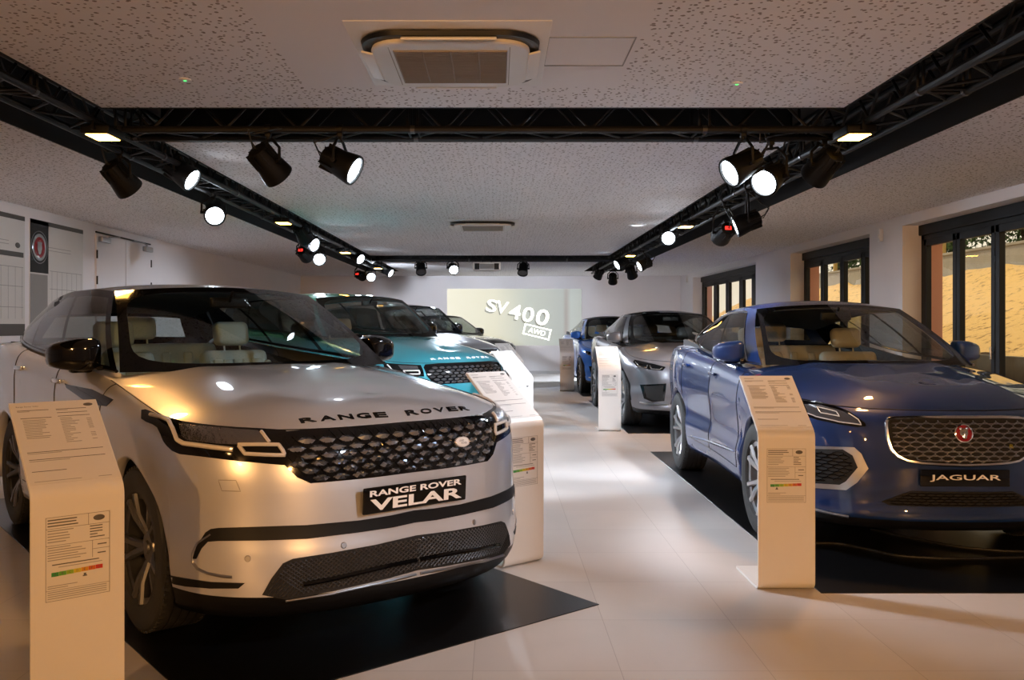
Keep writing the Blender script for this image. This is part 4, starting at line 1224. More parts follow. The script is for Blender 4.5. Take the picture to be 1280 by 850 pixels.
# posters on the left wall
def lines(mb, x, y0, y1, zs, t=.004, m=None, rnd=0, th=.0012):
    for z in zs:
        e = y1-(y1-y0)*random.uniform(0, rnd); mb.box((x, y0, z-t/2), (x+th, e, z+t/2), m)
for name, a, b, label in (('wall_poster', 9.55, 10.68, 'tall pale wall poster with a dark strip of photographs along its foot'), ('wall_poster', 10.80, 12.18, 'wall poster with a dark square and a red and silver round emblem')):
    root = empty(name, (XL, a, 1.28), 0, label, 'poster')
    w = b-a; h = 1.44
    mb = MB(); mb.box((0, 0, 0), (.012, w, h)); mb.build('poster_sheet', M['paper'], root, smooth=False)
    for lo_c, hi_c in [((.012, 0, h-.055), (.0135, w, h-.0))]+([((.012, 0, 0), (.0135, w, .14)), ((.012, 0, h-.50), (.0135, w-.03, h-.44))] if a < 10 else []):
        mb = MB(); mb.box(lo_c, hi_c); mb.build('dark_band', M['ink'], root, smooth=False)
    mb = MB(); lines(mb, .012, .1, w-.35, [h-.32, h-.36], .006)
    x0 = .1 if a < 10 else .47
    for k in range(7): yy = x0+.06+k*(w-x0-.12)/6; mb.box((.012, yy-.002, .2 if a < 10 else .1), (.0132, yy+.002, h-.62))
    for z_ in (h-.62, h-.85, h-1.1): mb.box((.012, x0, z_-.003), (.0132, w-.04, z_+.003))
    mb.build('printed_table', M['inkl'], root, smooth=False)
    if a < 10:
        m = Matrix.Translation((.013, w-.16, h-.36)) @ Matrix.Rotation(PI/2, 4, 'Y')
        q = MB(); q.lathe([(.001, .002), (.05, .002), (.055, 0)], 24, mtx=m @ Matrix.Diagonal((.6, 1, 1, 1))); q.build('oval_logo', M['ink'], root)
    else:
        q = MB(); q.box((.012, 0, h-.66), (.0135, .44, h)); q.build('dark_square', M['satin'], root, smooth=False)
        q = MB(); q.box((.012, 0, .05), (.0132, .42, h-.68)); q.build('grey_panel', M['inkl'], root, smooth=False)
        m = Matrix.Translation((.014, .22, h-.34)) @ Matrix.Rotation(PI/2, 4, 'Y')
        q = MB(); q.lathe([(.13, 0), (.135, .004), (.165, .004), (.17, 0)], 40, mtx=m); q.lathe([(.195, 0), (.20, .002), (.205, 0)], 40, mtx=m); q.build('emblem_ring', M['satinm'], root)
        q = MB(); q.lathe([(0, .002), (.13, .002)], 40, mtx=m); q.build('emblem_disc', M['red'], root)
        q = MB()
        for cx_, cy_, rx, ry in ((0, 0, .055, .07), (.05, 0, .035, .04), (-.05, -.035, .02, .02), (-.05, .035, .02, .02)): q.lathe([(0, .005), (1, .003)], 20, mtx=m @ Matrix.Translation((cx_, cy_, 0)) @ Matrix.Diagonal((ry, rx, 1, 1)))
        q.build('emblem_face', M['satinm'], root)

# projected picture on the back wall, projector's light painted in as emission
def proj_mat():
    m = bpy.data.materials.new('painted_projector_light'); m.use_nodes = True; t = m.node_tree; b = t.nodes['Principled BSDF']; L = t.links; N = t.nodes
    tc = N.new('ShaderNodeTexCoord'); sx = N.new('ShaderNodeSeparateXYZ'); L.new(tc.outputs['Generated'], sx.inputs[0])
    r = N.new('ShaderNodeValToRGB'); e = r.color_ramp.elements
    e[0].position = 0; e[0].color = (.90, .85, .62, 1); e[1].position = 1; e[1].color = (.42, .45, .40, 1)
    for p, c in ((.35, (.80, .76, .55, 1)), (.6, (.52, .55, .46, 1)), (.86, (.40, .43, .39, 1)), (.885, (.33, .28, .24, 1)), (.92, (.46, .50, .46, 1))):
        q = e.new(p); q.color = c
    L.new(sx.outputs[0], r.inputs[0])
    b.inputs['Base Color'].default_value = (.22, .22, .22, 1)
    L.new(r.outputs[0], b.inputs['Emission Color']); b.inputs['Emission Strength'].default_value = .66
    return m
root = empty('glowing_projection', (-1.47, YB, .82), 0, 'projected picture of white lettering, made to glow, on the back wall', 'screen')
mb = MB(); mb.box((0, -.02, 0), (3.92, 0, 1.65)); mb.build('glowing_picture', proj_mat(), root, smooth=False)
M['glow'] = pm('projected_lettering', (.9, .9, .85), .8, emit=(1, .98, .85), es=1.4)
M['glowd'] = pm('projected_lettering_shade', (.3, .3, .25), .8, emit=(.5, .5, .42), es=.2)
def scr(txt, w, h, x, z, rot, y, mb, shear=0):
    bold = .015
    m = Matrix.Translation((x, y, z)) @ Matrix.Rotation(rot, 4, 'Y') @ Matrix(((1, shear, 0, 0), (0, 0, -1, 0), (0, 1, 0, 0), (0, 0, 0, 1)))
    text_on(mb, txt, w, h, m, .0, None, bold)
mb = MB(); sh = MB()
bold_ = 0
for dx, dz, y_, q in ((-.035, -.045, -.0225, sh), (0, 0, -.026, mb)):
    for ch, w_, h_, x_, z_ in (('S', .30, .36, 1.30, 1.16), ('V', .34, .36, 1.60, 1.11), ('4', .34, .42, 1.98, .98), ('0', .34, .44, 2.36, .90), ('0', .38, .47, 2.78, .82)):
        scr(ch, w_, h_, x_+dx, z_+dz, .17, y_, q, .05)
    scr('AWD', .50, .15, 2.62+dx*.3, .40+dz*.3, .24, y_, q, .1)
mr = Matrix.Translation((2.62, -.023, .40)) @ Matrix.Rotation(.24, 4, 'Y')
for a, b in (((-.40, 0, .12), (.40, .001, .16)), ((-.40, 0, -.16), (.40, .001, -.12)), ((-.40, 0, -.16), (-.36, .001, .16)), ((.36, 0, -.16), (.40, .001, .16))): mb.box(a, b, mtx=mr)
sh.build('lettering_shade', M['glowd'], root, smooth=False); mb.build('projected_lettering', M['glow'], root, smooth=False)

# ---- ceiling equipment
def cassette(x, y, label, det=True):
    root = empty('air_conditioner', (x, y, CH), 0, label, 'air conditioner')
    mb = MB(); mb.rbox((-.50, -.56, -.004), (.50, .56, .001), .002); mb.build('ceiling_plate', M['acw'], root)
    def rr(hx, hy, r, z, n=8):
        P = []
        for cx_, cy_, t0 in ((hx-r, hy-r, 0), (-hx+r, hy-r, PI/2), (-hx+r, -hy+r, PI), (hx-r, -hy+r, 3*PI/2)):
            for k in range(n+1): t = t0+PI/2*k/n; P.append((cx_+r*math.cos(t), cy_+r*math.sin(t), z))
        return P
    def loft(loops, cap=True):
        v = []; f = []; n = len(loops[0])
        for l in loops: v += l
        for i in range(len(loops)-1): f += [(i*n+j, (i+1)*n+j, (i+1)*n+(j+1) % n, i*n+(j+1) % n) for j in range(n)]
        if cap: f.append(tuple(range((len(loops)-1)*n, len(loops)*n)))
        return v, f
    mb = MB(); mb.add(*loft([rr(.455, .455, .2, -.012), rr(.45, .45, .2, -.034), rr(.435, .435, .19, -.036)])); mb.build('outlet_slot', M['satin'], root, angle=.4)
    mb = MB(); mb.add(*loft([rr(.40, .40, .16, -.03), rr(.405, .405, .16, -.052), rr(.395, .395, .155, -.058)])); mb.build('front_panel', M['acw'], root, angle=.4)
    for sx, sy in ((1, 0), (-1, 0), (0, 1), (0, -1)):
        mb = MB(); m = Matrix.Translation((sx*.43, sy*.43, -.040 if sy == -1 else -.052)) @ Matrix.Rotation(math.atan2(sy, sx), 4, 'Z') @ Matrix.Rotation(.5 if sy == -1 else -.25, 4, 'Y')
        mb.rbox((-.032, -.235, -.006), (.032, .235, .006), .005, mtx=m); mb.build('louvre', M['acw'], root)
    mb = MB(); mb.box((-.29, -.29, -.060), (.29, .29, -.0575))
    mb.build('air_grille', M['acg'], root, smooth=False)
    mb = MB()
    for k in range(29): mb.box((-.29, -.287+k*.0205, -.064), (.29, -.281+k*.0205, -.060))
    for k in range(5): mb.box((-.29+k*.1435, -.29, -.064), (-.284+k*.1435, .29, -.0595))
    for a in (-.31, .30): mb.box((a, -.34, -.061), (a+.004, .34, -.057))
    mb.build('grille_slat', M['acg'], root, smooth=False)
cassette(-.24, 4.74, 'square white ceiling air conditioner, the near one, above the silver car')
cassette(-.21, 12.6, 'square white ceiling air conditioner, the distant one, between the two trusses')
mb = MB(); 
for a, b in (((.255, 4.42, CH-.003), (.70, 4.43, CH)), ((.255, 4.90, CH-.003), (.70, 4.91, CH)), ((.255, 4.42, CH-.003), (.262, 4.91, CH)), ((.693, 4.42, CH-.003), (.70, 4.91, CH))): mb.box(a, b)
tag(mb.build('access_hatch', M['inkl'], None, smooth=False), 'flush square access hatch in the ceiling beside the near air conditioner', 'hatch')
for x, y, l in ((-1.84, 5.18, 'small round smoke detector with green light, on the window-less side of the near ceiling'), (1.43, 5.26, 'small round smoke detector with green light, on the window side of the near ceiling')):
    e = empty('smoke_detector', (x, y, CH), 0, l, 'smoke detector')
    mb = MB(); mb.lathe([(.035, 0), (.035, -.006), (.025, -.009), (0, -.009)], 24); mb.build('detector_body', M['acw'], e)
    mb = MB(); mb.lathe([(.011, -.009), (.009, -.012), (0, -.013)], 16); mb.build('indicator_light', M['green_led'], e)
e = empty('ceiling_downlight', (2.01, 12.66, CH), 0, 'small round white downlight in the ceiling near the window-side truss', 'downlight')
mb = MB(); mb.lathe([(.13, 0), (.13, -.012), (.10, -.014), (.095, -.004)], 32); mb.build('light_ring', M['acw'], e)
mb = MB(); mb.lathe([(.095, -.004), (0, -.004)], 32); mb.build('diffuser', M['down'], e)

# ---- trusses
def truss(p0, p1, w, z0, label):
    a, b = Vector(p0), Vector(p1); d = (b-a).normalized(); s_ = Vector((-d.y, d.x, 0)); L = (b-a).length
    root = empty('lighting_truss', (a.x, a.y, z0), 0, label, 'truss')
    R = Matrix.Rotation(math.atan2(d.y, d.x), 4, 'Z')
    for sy in (-1, 1):
        for z in (0, w):
            mb = MB(); mb.tube([R @ Vector((0, sy*w/2, z)), R @ Vector((L, sy*w/2, z))], .025, 10); mb.build('chord', M['trusst'], root)
    mb = MB(); n = int(L/.25); 
    for k in range(n):
        x0, x1 = k*L/n, (k+1)*L/n
        zz = (0, w) if k % 2 else (w, 0)
        for sy in (-1, 1): mb.tube([R @ Vector((x0, sy*w/2, zz[0])), R @ Vector((x1, sy*w/2, zz[1]))], .010, 6, cap=False)
        yy = (-w/2, w/2) if k % 2 else (w/2, -w/2)
        for z in (0, w): mb.tube([R @ Vector((x0, yy[0], z)), R @ Vector((x1, yy[1], z))], .010, 6, cap=False)
        if k % 8 == 0:
            for q in (0, .07):
                for sy in (-1, 1): mb.tube([R @ Vector((x0+q, sy*w/2, 0)), R @ Vector((x0+q, sy*w/2, w))], .010, 6, cap=False)
                mb.tube([R @ Vector((x0+q, -w/2, 0)), R @ Vector((x0+q, w/2, 0))], .010, 6, cap=False)
    for k in range(0, n, 8):
        for sy in (-1, 1): mb.tube([R @ Vector((k*L/n+.02, sy*w/2, 0)), R @ Vector((k*L/n+.05, sy*w/2, 0))], .030, 10, m=1)
    mb.build('bracing', [M['trusst'], M['alloyd']], root)
    # hangers to the recess roof
    mb = MB()
    for k in range(2, n, 12): mb.tube([R @ Vector((k*L/n, 0, w)), R @ Vector((k*L/n, 0, 3.32-z0))], .012)
    mb.build('hanger', M['trusst'], root)
TZ = 2.78
truss((-2.86, -4.9, 0), (-2.86, 23.2, 0), .27, TZ, 'long black box truss of lamps above the row with the silver car')
truss((2.62, -4.9, 0), (2.62, 23.2, 0), .27, TZ, 'long black box truss of lamps above the row with the blue car')
truss((-2.69, 6.33, 0), (2.45, 6.33, 0), .27, TZ, 'black cross truss spanning the near ceiling recess')
truss((-2.69, 18.62, 0), (2.45, 18.62, 0), .27, TZ, 'black cross truss spanning the far ceiling recess by the projector')

# ---- lamps
def spot(loc, aim, power, col, cone=.9, blend=.5, r=.07):
    l = bpy.data.lights.new('lamp_light', 'SPOT'); l.energy = power; l.color = col; l.spot_size = cone; l.spot_blend = blend; l.shadow_soft_size = r
    o = bpy.data.objects.new('lamp_light', l); o.location = loc; o.rotation_euler = Vector(aim).to_track_quat('-Z', 'Y').to_euler(); return link(o)

PARC = {}
def par_can(c, aim, lit, chord, label, power=None, col=(.80, .88, 1), cone=1.0, group=None, rear=None):
    """c = middle of the housing; chord = (x, y) of the truss tube it hangs from"""
    aim = Vector(aim).normalized(); c = Vector(c); hx, hy = chord; hz = TZ
    root = empty('stage_lamp', (hx, hy, hz), 0, label, 'stage lamp', group)
    rel = c-Vector((hx, hy, hz))
    up = Vector((0, 0, 1)); q = aim.to_track_quat('Z', 'Y'); R = q.to_matrix().to_4x4(); Tm = Matrix.Translation(rel) @ R
    mb = MB(); mb.lathe([(0, -.135), (.055, -.135), (.072, -.125), (.082, -.07), (.098, .02), (.108, .085), (.112, .118), (.110, .128), (.094, .128), (.090, .105)], 28, mtx=Tm)
    for k in range(10):
        a = 2*PI*k/10; m = Tm @ Matrix.Rotation(a, 4, 'Z'); mb.box((.060, -.003, -.12), (.098, .003, -.01), mtx=m)
    hs = mb.build('housing', M['black'], root)
    mb = MB(); mb.lathe([(.092, .112), (0, .114)], 28, mtx=Tm)
    if lit:
        for k in range(12):
            rr_ = .066 if k < 9 else .028; a = 2*PI*k/(9 if k < 9 else 3)
            mb.lathe([(.017, .113), (.012, .121), (0, .124)], 10, mtx=Tm @ Matrix.Translation((rr_*math.cos(a), rr_*math.sin(a), 0)))
    mb.build('lens', M['white_led'] if lit else M['off_led'], root)
    mb = MB(); mb.rbox((-.035, -.02, -.140), (.035, .02, -.134), .002, mtx=Tm); mb.build('display', M['red_led'] if rear else M['satin'], root)
    # yoke in the plane spanned by the tilt axis
    ax = aim.cross(up); ax = ax.normalized() if ax.length > .05 else Vector((1, 0, 0))
    mb = MB(); top = Vector((0, 0, -.06)); piv = rel
    dv = (piv-top); 
    P = [piv+ax*.122, piv+ax*.122+Vector((0, 0, min(.12, max(.05, -dv.z*.45))))]
    tt = Vector((top.x, top.y, piv.z+max(.14, min(.2, -dv.z-.02))))
    tt = piv+Vector((0, 0, max(.15, -dv.z-.02)))
    P = [piv+ax*.122, piv+ax*.120+Vector((0, 0, (tt-piv).z*.62)), tt+ax*.05, tt-ax*.05, piv-ax*.120+Vector((0, 0, (tt-piv).z*.62)), piv-ax*.122]
    mb.tube(P, .011, 6)
    for sg in (-1, 1): mb.tube([piv+ax*sg*.095, piv+ax*sg*.135], .016, 10)
    mb.build('yoke', M['black'], root)
    mb = MB(); mb.tube([tt+Vector((0, 0, -.01)), Vector((tt.x*.3, tt.y*.3, -.03)), Vector((0, 0, -.02))], .014, 8)
    dt = Vector((0, 1, 0)) if abs(hx) > 2.2 else Vector((1, 0, 0))
    mb.tube([-dt*.02, dt*.02], .036, 14); mb.rbox((-.02, -.02, -.055), (.02, .02, -.02), .005); mb.build('clamp', M['black'], root)
    mb = MB(); bk = rel-aim*.135
    mb.tube([bk, bk-aim*.05+Vector((0, 0, .01)), bk-aim*.09+Vector((0, 0, .07)), (bk-aim*.08)*.7+Vector((0, 0, .02)), Vector((dt.x*.12, dt.y*.12, .02))], .006, 6)
    mb.tube([bk+ax*.02, bk-aim*.03-Vector((0, 0, .02)), bk-aim*.09+Vector((0, 0, .05)), Vector((dt.x*.14, dt.y*.14, .01))], .005, 6)
    mb.build('lamp_cable', M['cable'], root)
    if power: 
        s = spot(c+aim*.145, aim, power, col, cone)
    return root

def at(px_, py_, X=None, Y=None):
    if Y is None: Y = X*F/(px_-VX)
    return Vector(((px_-VX)*Y/F, Y, H+(VY-py_)*Y/F))
COOL = (.78, .87, 1.)
lo, li_, ri, ro = -2.995, -2.725, 2.485, 2.755
PW = 480; PF = 70; PB = 620
LAMPS = [
 # px, py, X of truss tube, aim, lit, label, power
 (150, 222, lo, (.5, .9, -.9), 1, 'stage lamp catching amber light, nearest on the silver car side', PW, None),
 (226, 216, li_, (.8, -.12, -.5), 1, 'stage lamp with visible white lens, second along the silver car side truss', PW, None),
 (267, 266, lo, (.45, -1, -.45), 1, 'glaring stage lamp facing the room entrance, third along the silver car side truss', PF, None),
 (378, 292, li_, (.3, .9, -.8), 1, 'stage lamp with amber-lit back, midway along the silver car side truss', PW, None),
 (386, 303, li_, (.9, -.5, -.4), 1, 'stage lamp with slanted white lens beside the amber-lit lamp', PW, None),
 (380, 317, lo, (.2, 1, -.35), 1, 'stage lamp with a small red display below the slanted one', PW, 1),
 (398, 322, lo, (.35, -1, -.35), 1, 'very bright stage lamp beside the one with the red display, midway along', PF, None),
 (446, 321, li_, (.8, -.6, -.5), 1, 'stage lamp with oval white lens, two thirds along the silver car side truss', PB, None),
 (450, 344, lo, (.35, 1, -.15), 1, 'stage lamp with red display, near the far end on the silver car side', PB, 1),
 (463, 345, lo, (.3, -1, -.3), 1, 'last very bright stage lamp on the silver car side truss', PF, None),
 (484, 339, li_, (.9, -.4, -.5), 1, 'farthest stage lamp on the silver car side truss', PB, None),
 (934, 278, ri, (-.9, .15, -.35), 1, 'stage lamp seen edge-on with a sliver of light, window side truss', PW, None),
 (905, 291, ri, (-.1, 1, -.3), 1, 'dark stage lamp with red glints beside the edge-on lamp', PW, 1),
 (836, 296, ri, (-.25, -1, -.3), 1, 'glaring stage lamp facing the entrance on the window side truss', PF, None),
 (806, 330, ro, (-.9, -.2, -.4), 1, 'stage lamp with pale lens sliver beside the amber-lit one, window side', PB, None),
 (789, 340, ro, (.4, .7, -.9), 1, 'amber-lit stage lamp near the far end of the window side truss', PB, None),
 (777, 328, ri, (-.9, -.3, -.5), 1, 'stage lamp with slim white lens high on the far window side truss', PB, None),
 (766, 348, ro, (.1, .8, -.9), 1, 'small dark stage lamp hanging low at the far end, window side', PB, None),
 (749, 342, ri, (-.4, .6, -.9), 1, 'farthest stage lamp on the window side truss', PB, None),
]
def chord_for(X, Y): return (X, Y)
for p in LAMPS:
    c = at(p[0], p[1], X=p[2]); 
    par_can(c, p[3], p[4], (p[2], c.y), p[5], p[6], COOL, group='stage lamps on the trusses', rear=p[7])
for px_, py_, aim, lab, yy, pw in ((1030, 207, (-.35, .8, -.55), 'large stage lamp turned away beside the amber flood, nearest the windows', 6.465, PW), (964, 222, (-.62, -.62, -.42), 'stage lamp with round white lens turned to the entrance, second from the windows', 6.465, PW*.25),
                              (335, 204, (.55, .75, -.75), 'stage lamp with its lens turned away on the near cross truss, with looping cables', 6.195, PW),
                              (425, 204, (.95, -.2, -.5), 'stage lamp with bright lens turned sideways on the near cross truss', 6.195, PW),
                              (929, 207, (-.9, -.25, -.5), 'stage lamp with bright lens turned back at the window end of the near cross truss', 6.195, PW),
                              (526, 335, (.15, -.8, -1), 'dark round stage lamp on the far cross truss, farthest from the projector', 18.49, PW*.8),
                              (566, 335, (.25, -1, -.45), 'stage lamp with bright lens on the far cross truss beside the projector', 18.49, PW),
                              (654, 336, (-.15, -.7, -1), 'dark round stage lamp on the far cross truss on the window side of the projector', 18.49, PW*.8)):
    c = at(px_, py_, Y=yy)
    dark = 'dark' in lab
    par_can(c, aim, not dark, (c.x, yy), lab, None if dark else pw*(.6 if 'sideways' in lab else .4 if 'turned back' in lab else 1), COOL, group='stage lamps on the trusses')
par_can((2.485, 1.3, 2.48), (-2.55, 2.7, -1.85), 1, (2.485, 1.3), 'unseen stage lamp added near the entrance to light the silver car', 230, COOL, .5, group='stage lamps on the trusses')  # unseen lamp, added as a cool key on the silver car's front
# amber flood lamps inside the trusses
AMB = (1, .49, .16)
def flood(x, y, z, label, power=45, aim=(0, 0, -1), cone=2.4):
    root = empty('amber_flood', (x, y, z), 0, label, 'flood lamp', 'amber floods in the trusses')
    mb = MB(); mb.rbox((-.10, -.13, 0), (.10, .13, .06), .012); mb.box((-.012, -.16, .02), (.012, .16, .05)); mb.build('flood_housing', M['black'], root)
    mb = MB(); mb.rbox((-.075, -.10, -.006), (.075, .10, .002), .003); mb.build('flood_lens', M['amber'], root)
    mb = MB(); mb.tube([(0, -.15, .03), (0, -.15, .075), (0, .15, .075), (0, .15, .03)], .008); mb.build('flood_bracket', M['black'], root)
    spot((x, y, z-.03), aim, power, AMB, cone, .6, .08)
for x, y, l, pw in ((-2.70, 6.02, 'amber flood glowing at the near truss crossing, silver car side', 70), (-2.70, 11.1, 'amber flood glowing midway in the silver car side truss', 120), (-2.70, 15.6, 'small amber flood far along the silver car side truss', 60), (-2.70, 19.9, 'farthest amber flood on the silver car side', 40),
                (2.44, 6.02, 'amber flood glowing at the near truss crossing, window side', 100), (2.46, 11.5, 'amber flood glowing midway in the window side truss', 120), (2.46, 16.3, 'small amber flood near the far end of the window side truss', 60)):
    flood(x, y, 2.69, l, pw)
flood(-2.80, -4.2, 2.66, 'unseen amber flood added behind the entrance, silver car side', 1150, (.18, 1, -.16), 1.1)  # unseen floods behind the camera, added to warm stands and car fronts
flood(2.60, -4.2, 2.66, 'unseen amber flood added behind the entrance, window side', 1050, (-.10, 1, -.16), 1.1)
flood(-2.80, -.5, 2.66, 'unseen amber flood added near the entrance, silver car side', 50, (.5, .5, -1), 1.9)  # two more unseen floods, added as weak warm foreground fill
flood(2.60, -.5, 2.66, 'unseen amber flood added near the entrance, window side', 50, (-.1, .5, -1), 1.9)

# projector
e = empty('projector', (-.22, 18.2, 2.62), 0, 'white ceiling projector hanging from the far cross truss', 'projector')
mb = MB(); mb.rbox((-.29, -.2, -.09), (.29, .2, .08), .03); mb.build('projector_body', M['acw'], e)
mb = MB(); mb.rbox((-.25, -.212, -.07), (-.15, -.19, .055), .006); mb.rbox((.15, -.212, -.07), (.25, -.19, .055), .006); mb.build('air_vent', M['satin'], e)
mb = MB(); mb.rbox((-.145, -.208, -.06), (.145, -.19, .045), .006); mb.build('rear_panel', M['inkl'], e)
mb = MB(); mb.lathe([(.04, 0), (.05, .03), (.035, .04)], 20, mtx=Matrix.Translation((.1, .2, 0)) @ Matrix.Rotation(-PI/2, 4, 'X')); mb.build('projector_lens', M['gloss'], e)
mb = MB()
for x in (-.09, .09): mb.tube([(x, 0, .07), (x, .0, .15), (x, .29, .18)], .012)
mb.build('mounting_bracket', M['black'], e)

# ------------------------------------------------------------------ price stands
def price_stand(x, y, h, label, brand, energy=5, w=.30):
    root = empty('price_stand', (x, y, 0), h, label, 'price stand', 'price stands beside the cars')
    # centre line in the (forward, up) plane, forward = +x, front face at x=0; width runs along local y from 0 to w
    def arc(cx, cz, r, a0, a1, n=8): return [(cx+r*math.cos(lerp(a0, a1, k/n)), cz+r*math.sin(lerp(a0, a1, k/n))) for k in range(n+1)]
    r = .04; th = .014
    sl = math.atan2(.275, .36); ca, sa = math.cos(sl), math.sin(sl)
    r2 = .06
    line = [(-.43, th/2)]+arc(-r-th/2, r+th/2, r, -PI/2, 0)
    bend_c = (-r2-th/2, .80)
    line += arc(bend_c[0], bend_c[1], r2, 0, PI/2-sl)
    p = line[-1]; Ls = .43
    line.append((p[0]-ca*Ls, p[1]+sa*Ls))
    n = len(line); mb = MB(); v = []
    for i, (a, b) in enumerate(line):
        q0 = line[max(i-1, 0)]; q1 = line[min(i+1, n-1)]; dx, dz = q1[0]-q0[0], q1[1]-q0[1]; L = math.hypot(dx, dz); nx, nz = dz/L, -dx/L
        for s1 in (1, -1):
            for yy in (0, w): v.append((a+nx*s1*th/2, yy, b+nz*s1*th/2))
    f = []
    for i in range(n-1):
        a = i*4; b = a+4
        f += [(a, a+1, b+1, b), (a+2, b+2, b+3, a+3), (a, b, b+2, a+2), (a+1, a+3, b+3, b+1)]
    f += [(0, 2, 3, 1), (4*n-4, 4*n-3, 4*n-1, 4*n-2)]
    mb.add(v, f); mb.build('folded_panel', M['white'], root, angle=.5)
    # slanted price list
    o = Vector((p[0], 0, p[1])); U = Vector((-ca, 0, sa)); Nn = Vector((sa, 0, ca))
    S = Matrix(((0, U.x, Nn.x, o.x+Nn.x*th/2), (1, U.y, Nn.y, 0), (0, U.z, Nn.z, o.z+Nn.z*th/2), (0, 0, 0, 1)))
    q = MB(); q.box((.004, .01, .0002), (w-.004, Ls-.004, .0012), mtx=S); sheet = q.build('price_list', M['paper'], root, smooth=False)
    rng = random.Random(int(x*100+y*10)); q = MB(); q2 = MB()
    def hl(a, b, z, t=.0012, m_=q): m_.box((a, z-t, .0012), (b, z+t, .0017), mtx=S)
    if y < 3: text_on(q, 'Range Rover Velar', .075, .009, S @ Matrix.Translation((.057, Ls-.026, .0013)), .0003)
    else: hl(.02, .075, Ls-.026, .002, q2)
    for a, b in ((.02, .125), (.15, .255)):
        hl(a, b, Ls-.046); hl(a, a+.04, Ls-.052, .0012, q2)
    hl(.15, .255, Ls-.066); hl(.025, .128, Ls-.088); hl(.15, .26, Ls-.085)
    for k in range(12): z = Ls-.100-k*.0085; hl(.03, .03+rng.uniform(.05, .095), z, .0014, q2)
    for k in range(16):
        z = Ls-.096-k*.0085; hl(.155, .155+rng.uniform(.02, .075), z, .0014, q2)
        if rng.random() < .7: hl(.245, .262, z, .0014, q2)
    hl(.02, .27, .165); hl(.02, .13, .158, .0012, q2); hl(.02, .27, .128); hl(.02, .15, .120, .0012, q2); hl(.02, .13, .070); hl(.02, .17, .022, .001, q2); hl(.225, .27, .022, .0012, q2)
    q.build('list_print', M['ink'], sheet, smooth=False); q2.build('list_fine_print', M['inkl'], sheet, smooth=False)
    lo_ = MB(); lo_.lathe([(0, .0018), (.9, .0018), (1, .001)], 28, mtx=S @ Matrix.Translation((w-.035, Ls-.028, .001)) @ Matrix.Diagonal((.017, .0085, 1, 1))); lo_.build('list_logo', M['ink'], sheet)
    # energy sheet on the upright face
    Vv = Matrix(((0, 0, 1, 0), (1, 0, 0, .045), (0, 1, 0, .465), (0, 0, 0, 1))); sw, sh_ = .205, .285
    q = MB(); q.box((0, 0, 0), (sw, sh_, .0012), mtx=Vv); s2 = q.build('energy_sheet', M['paper'], root, smooth=False)
    q = MB(); q2 = MB()
    def bx(a, b, z0, z1, m_=q): m_.box((a, z0, .0012), (b, z1, .0017), mtx=Vv)
    for a, b, z0, z1 in ((0, sw, 0, .0012), (0, sw, sh_-.0012, sh_), (0, .0012, 0, sh_), (sw-.0012, sw, 0, sh_), (0, sw, .245, .2462), (0, sw, .188, .1892), (.148, sw, .158, .1592), (.148, .1492, .13, .188), (.135, .1362, .245, sh_), (0, sw, .036, .037)): bx(a, b, z0, z1)
    for k in range(3): bx(.006, .006+rng.uniform(.07, .12), sh_-.012-k*.010, sh_-.008-k*.010)
    for k in range(5): bx(.006, .006+rng.uniform(.05, .09), .237-k*.0095, .2405-k*.0095, q2); bx(.14, .14+rng.uniform(.02, .05), .237-k*.0095, .2405-k*.0095)
    for k in range(6): bx(.006, .006+rng.uniform(.07, .135), .180-k*.0085, .183-k*.0085, q2)
    bx(.165, .195, .171, .175); bx(.165, .192, .141, .145)
    bx(.02, .17, .121, .1245); bx(.04, .18, .112, .1145, q2)
    for k in range(4): bx(.006, .195, .008+k*.007, .0105+k*.007, q2)
    bx(.006, .10, .050, .0525, q2); bx(.006, .07, .043, .0455, q2)
    k = energy; bx(.016+k*.024+.008, .016+k*.024+.016, .073, .080); bx(.016+k*.024+.005, .016+k*.024+.019, .069, .073)
    q.build('sheet_print', M['ink'], s2, smooth=False); q2.build('sheet_fine_print', M['inkl'], s2, smooth=False)
    q = MB(); q.lathe([(0, .0022), (.9, .0020), (1, .0012)], 28, mtx=Vv @ Matrix.Translation((.17, .266, 0)) @ Matrix.Diagonal((.019, .010, 1, 1))); q.build('sheet_logo', M['ink'], s2)
    q = MB()
    for k in range(7):
        q.box((.018+k*.0235, .083+k*.0008, .0012), (.018+k*.0235+.0228, .097+k*.0008, .0019), k, mtx=Vv)
    q.build('energy_scale', [M['en%d' % k] for k in range(7)], s2, smooth=False)
    q = MB()
    for k in range(7): text_on(q, 'ABCDEFG'[k], .006, .008, Vv @ Matrix.Translation((.029+k*.0235, .0905+k*.0008, .0019)), .0003)
    q.build('scale_letter', M['ink'], s2, smooth=False)
    return root
hv = -.8883
# local origin is the front lower corner that shows on the viewer's left
price_stand(-1.56, 2.94, hv, 'white price stand in front of the silver car, the nearest of all', 'R', 4)
price_stand(.041, 5.05, hv, 'white price stand just behind the bumper of the silver car', 'R', 4)
price_stand(.162, 9.58, hv, 'white price stand at the bumper of the teal car', 'R', 3)
price_stand(.19, 13.95, hv, 'white price stand farthest along the row with the teal car', 'R', 3)
hj = -PI/2
price_stand(1.378, 4.65, hj, 'white price stand at the front wheel of the deep blue car', 'J', 1)
price_stand(1.335, 11.65, hj, 'white price stand beside the silver-grey car', 'J', 1)
price_stand(1.33, 18.75, hj, 'white price stand beside the bright blue car at the far end', 'J', 1)

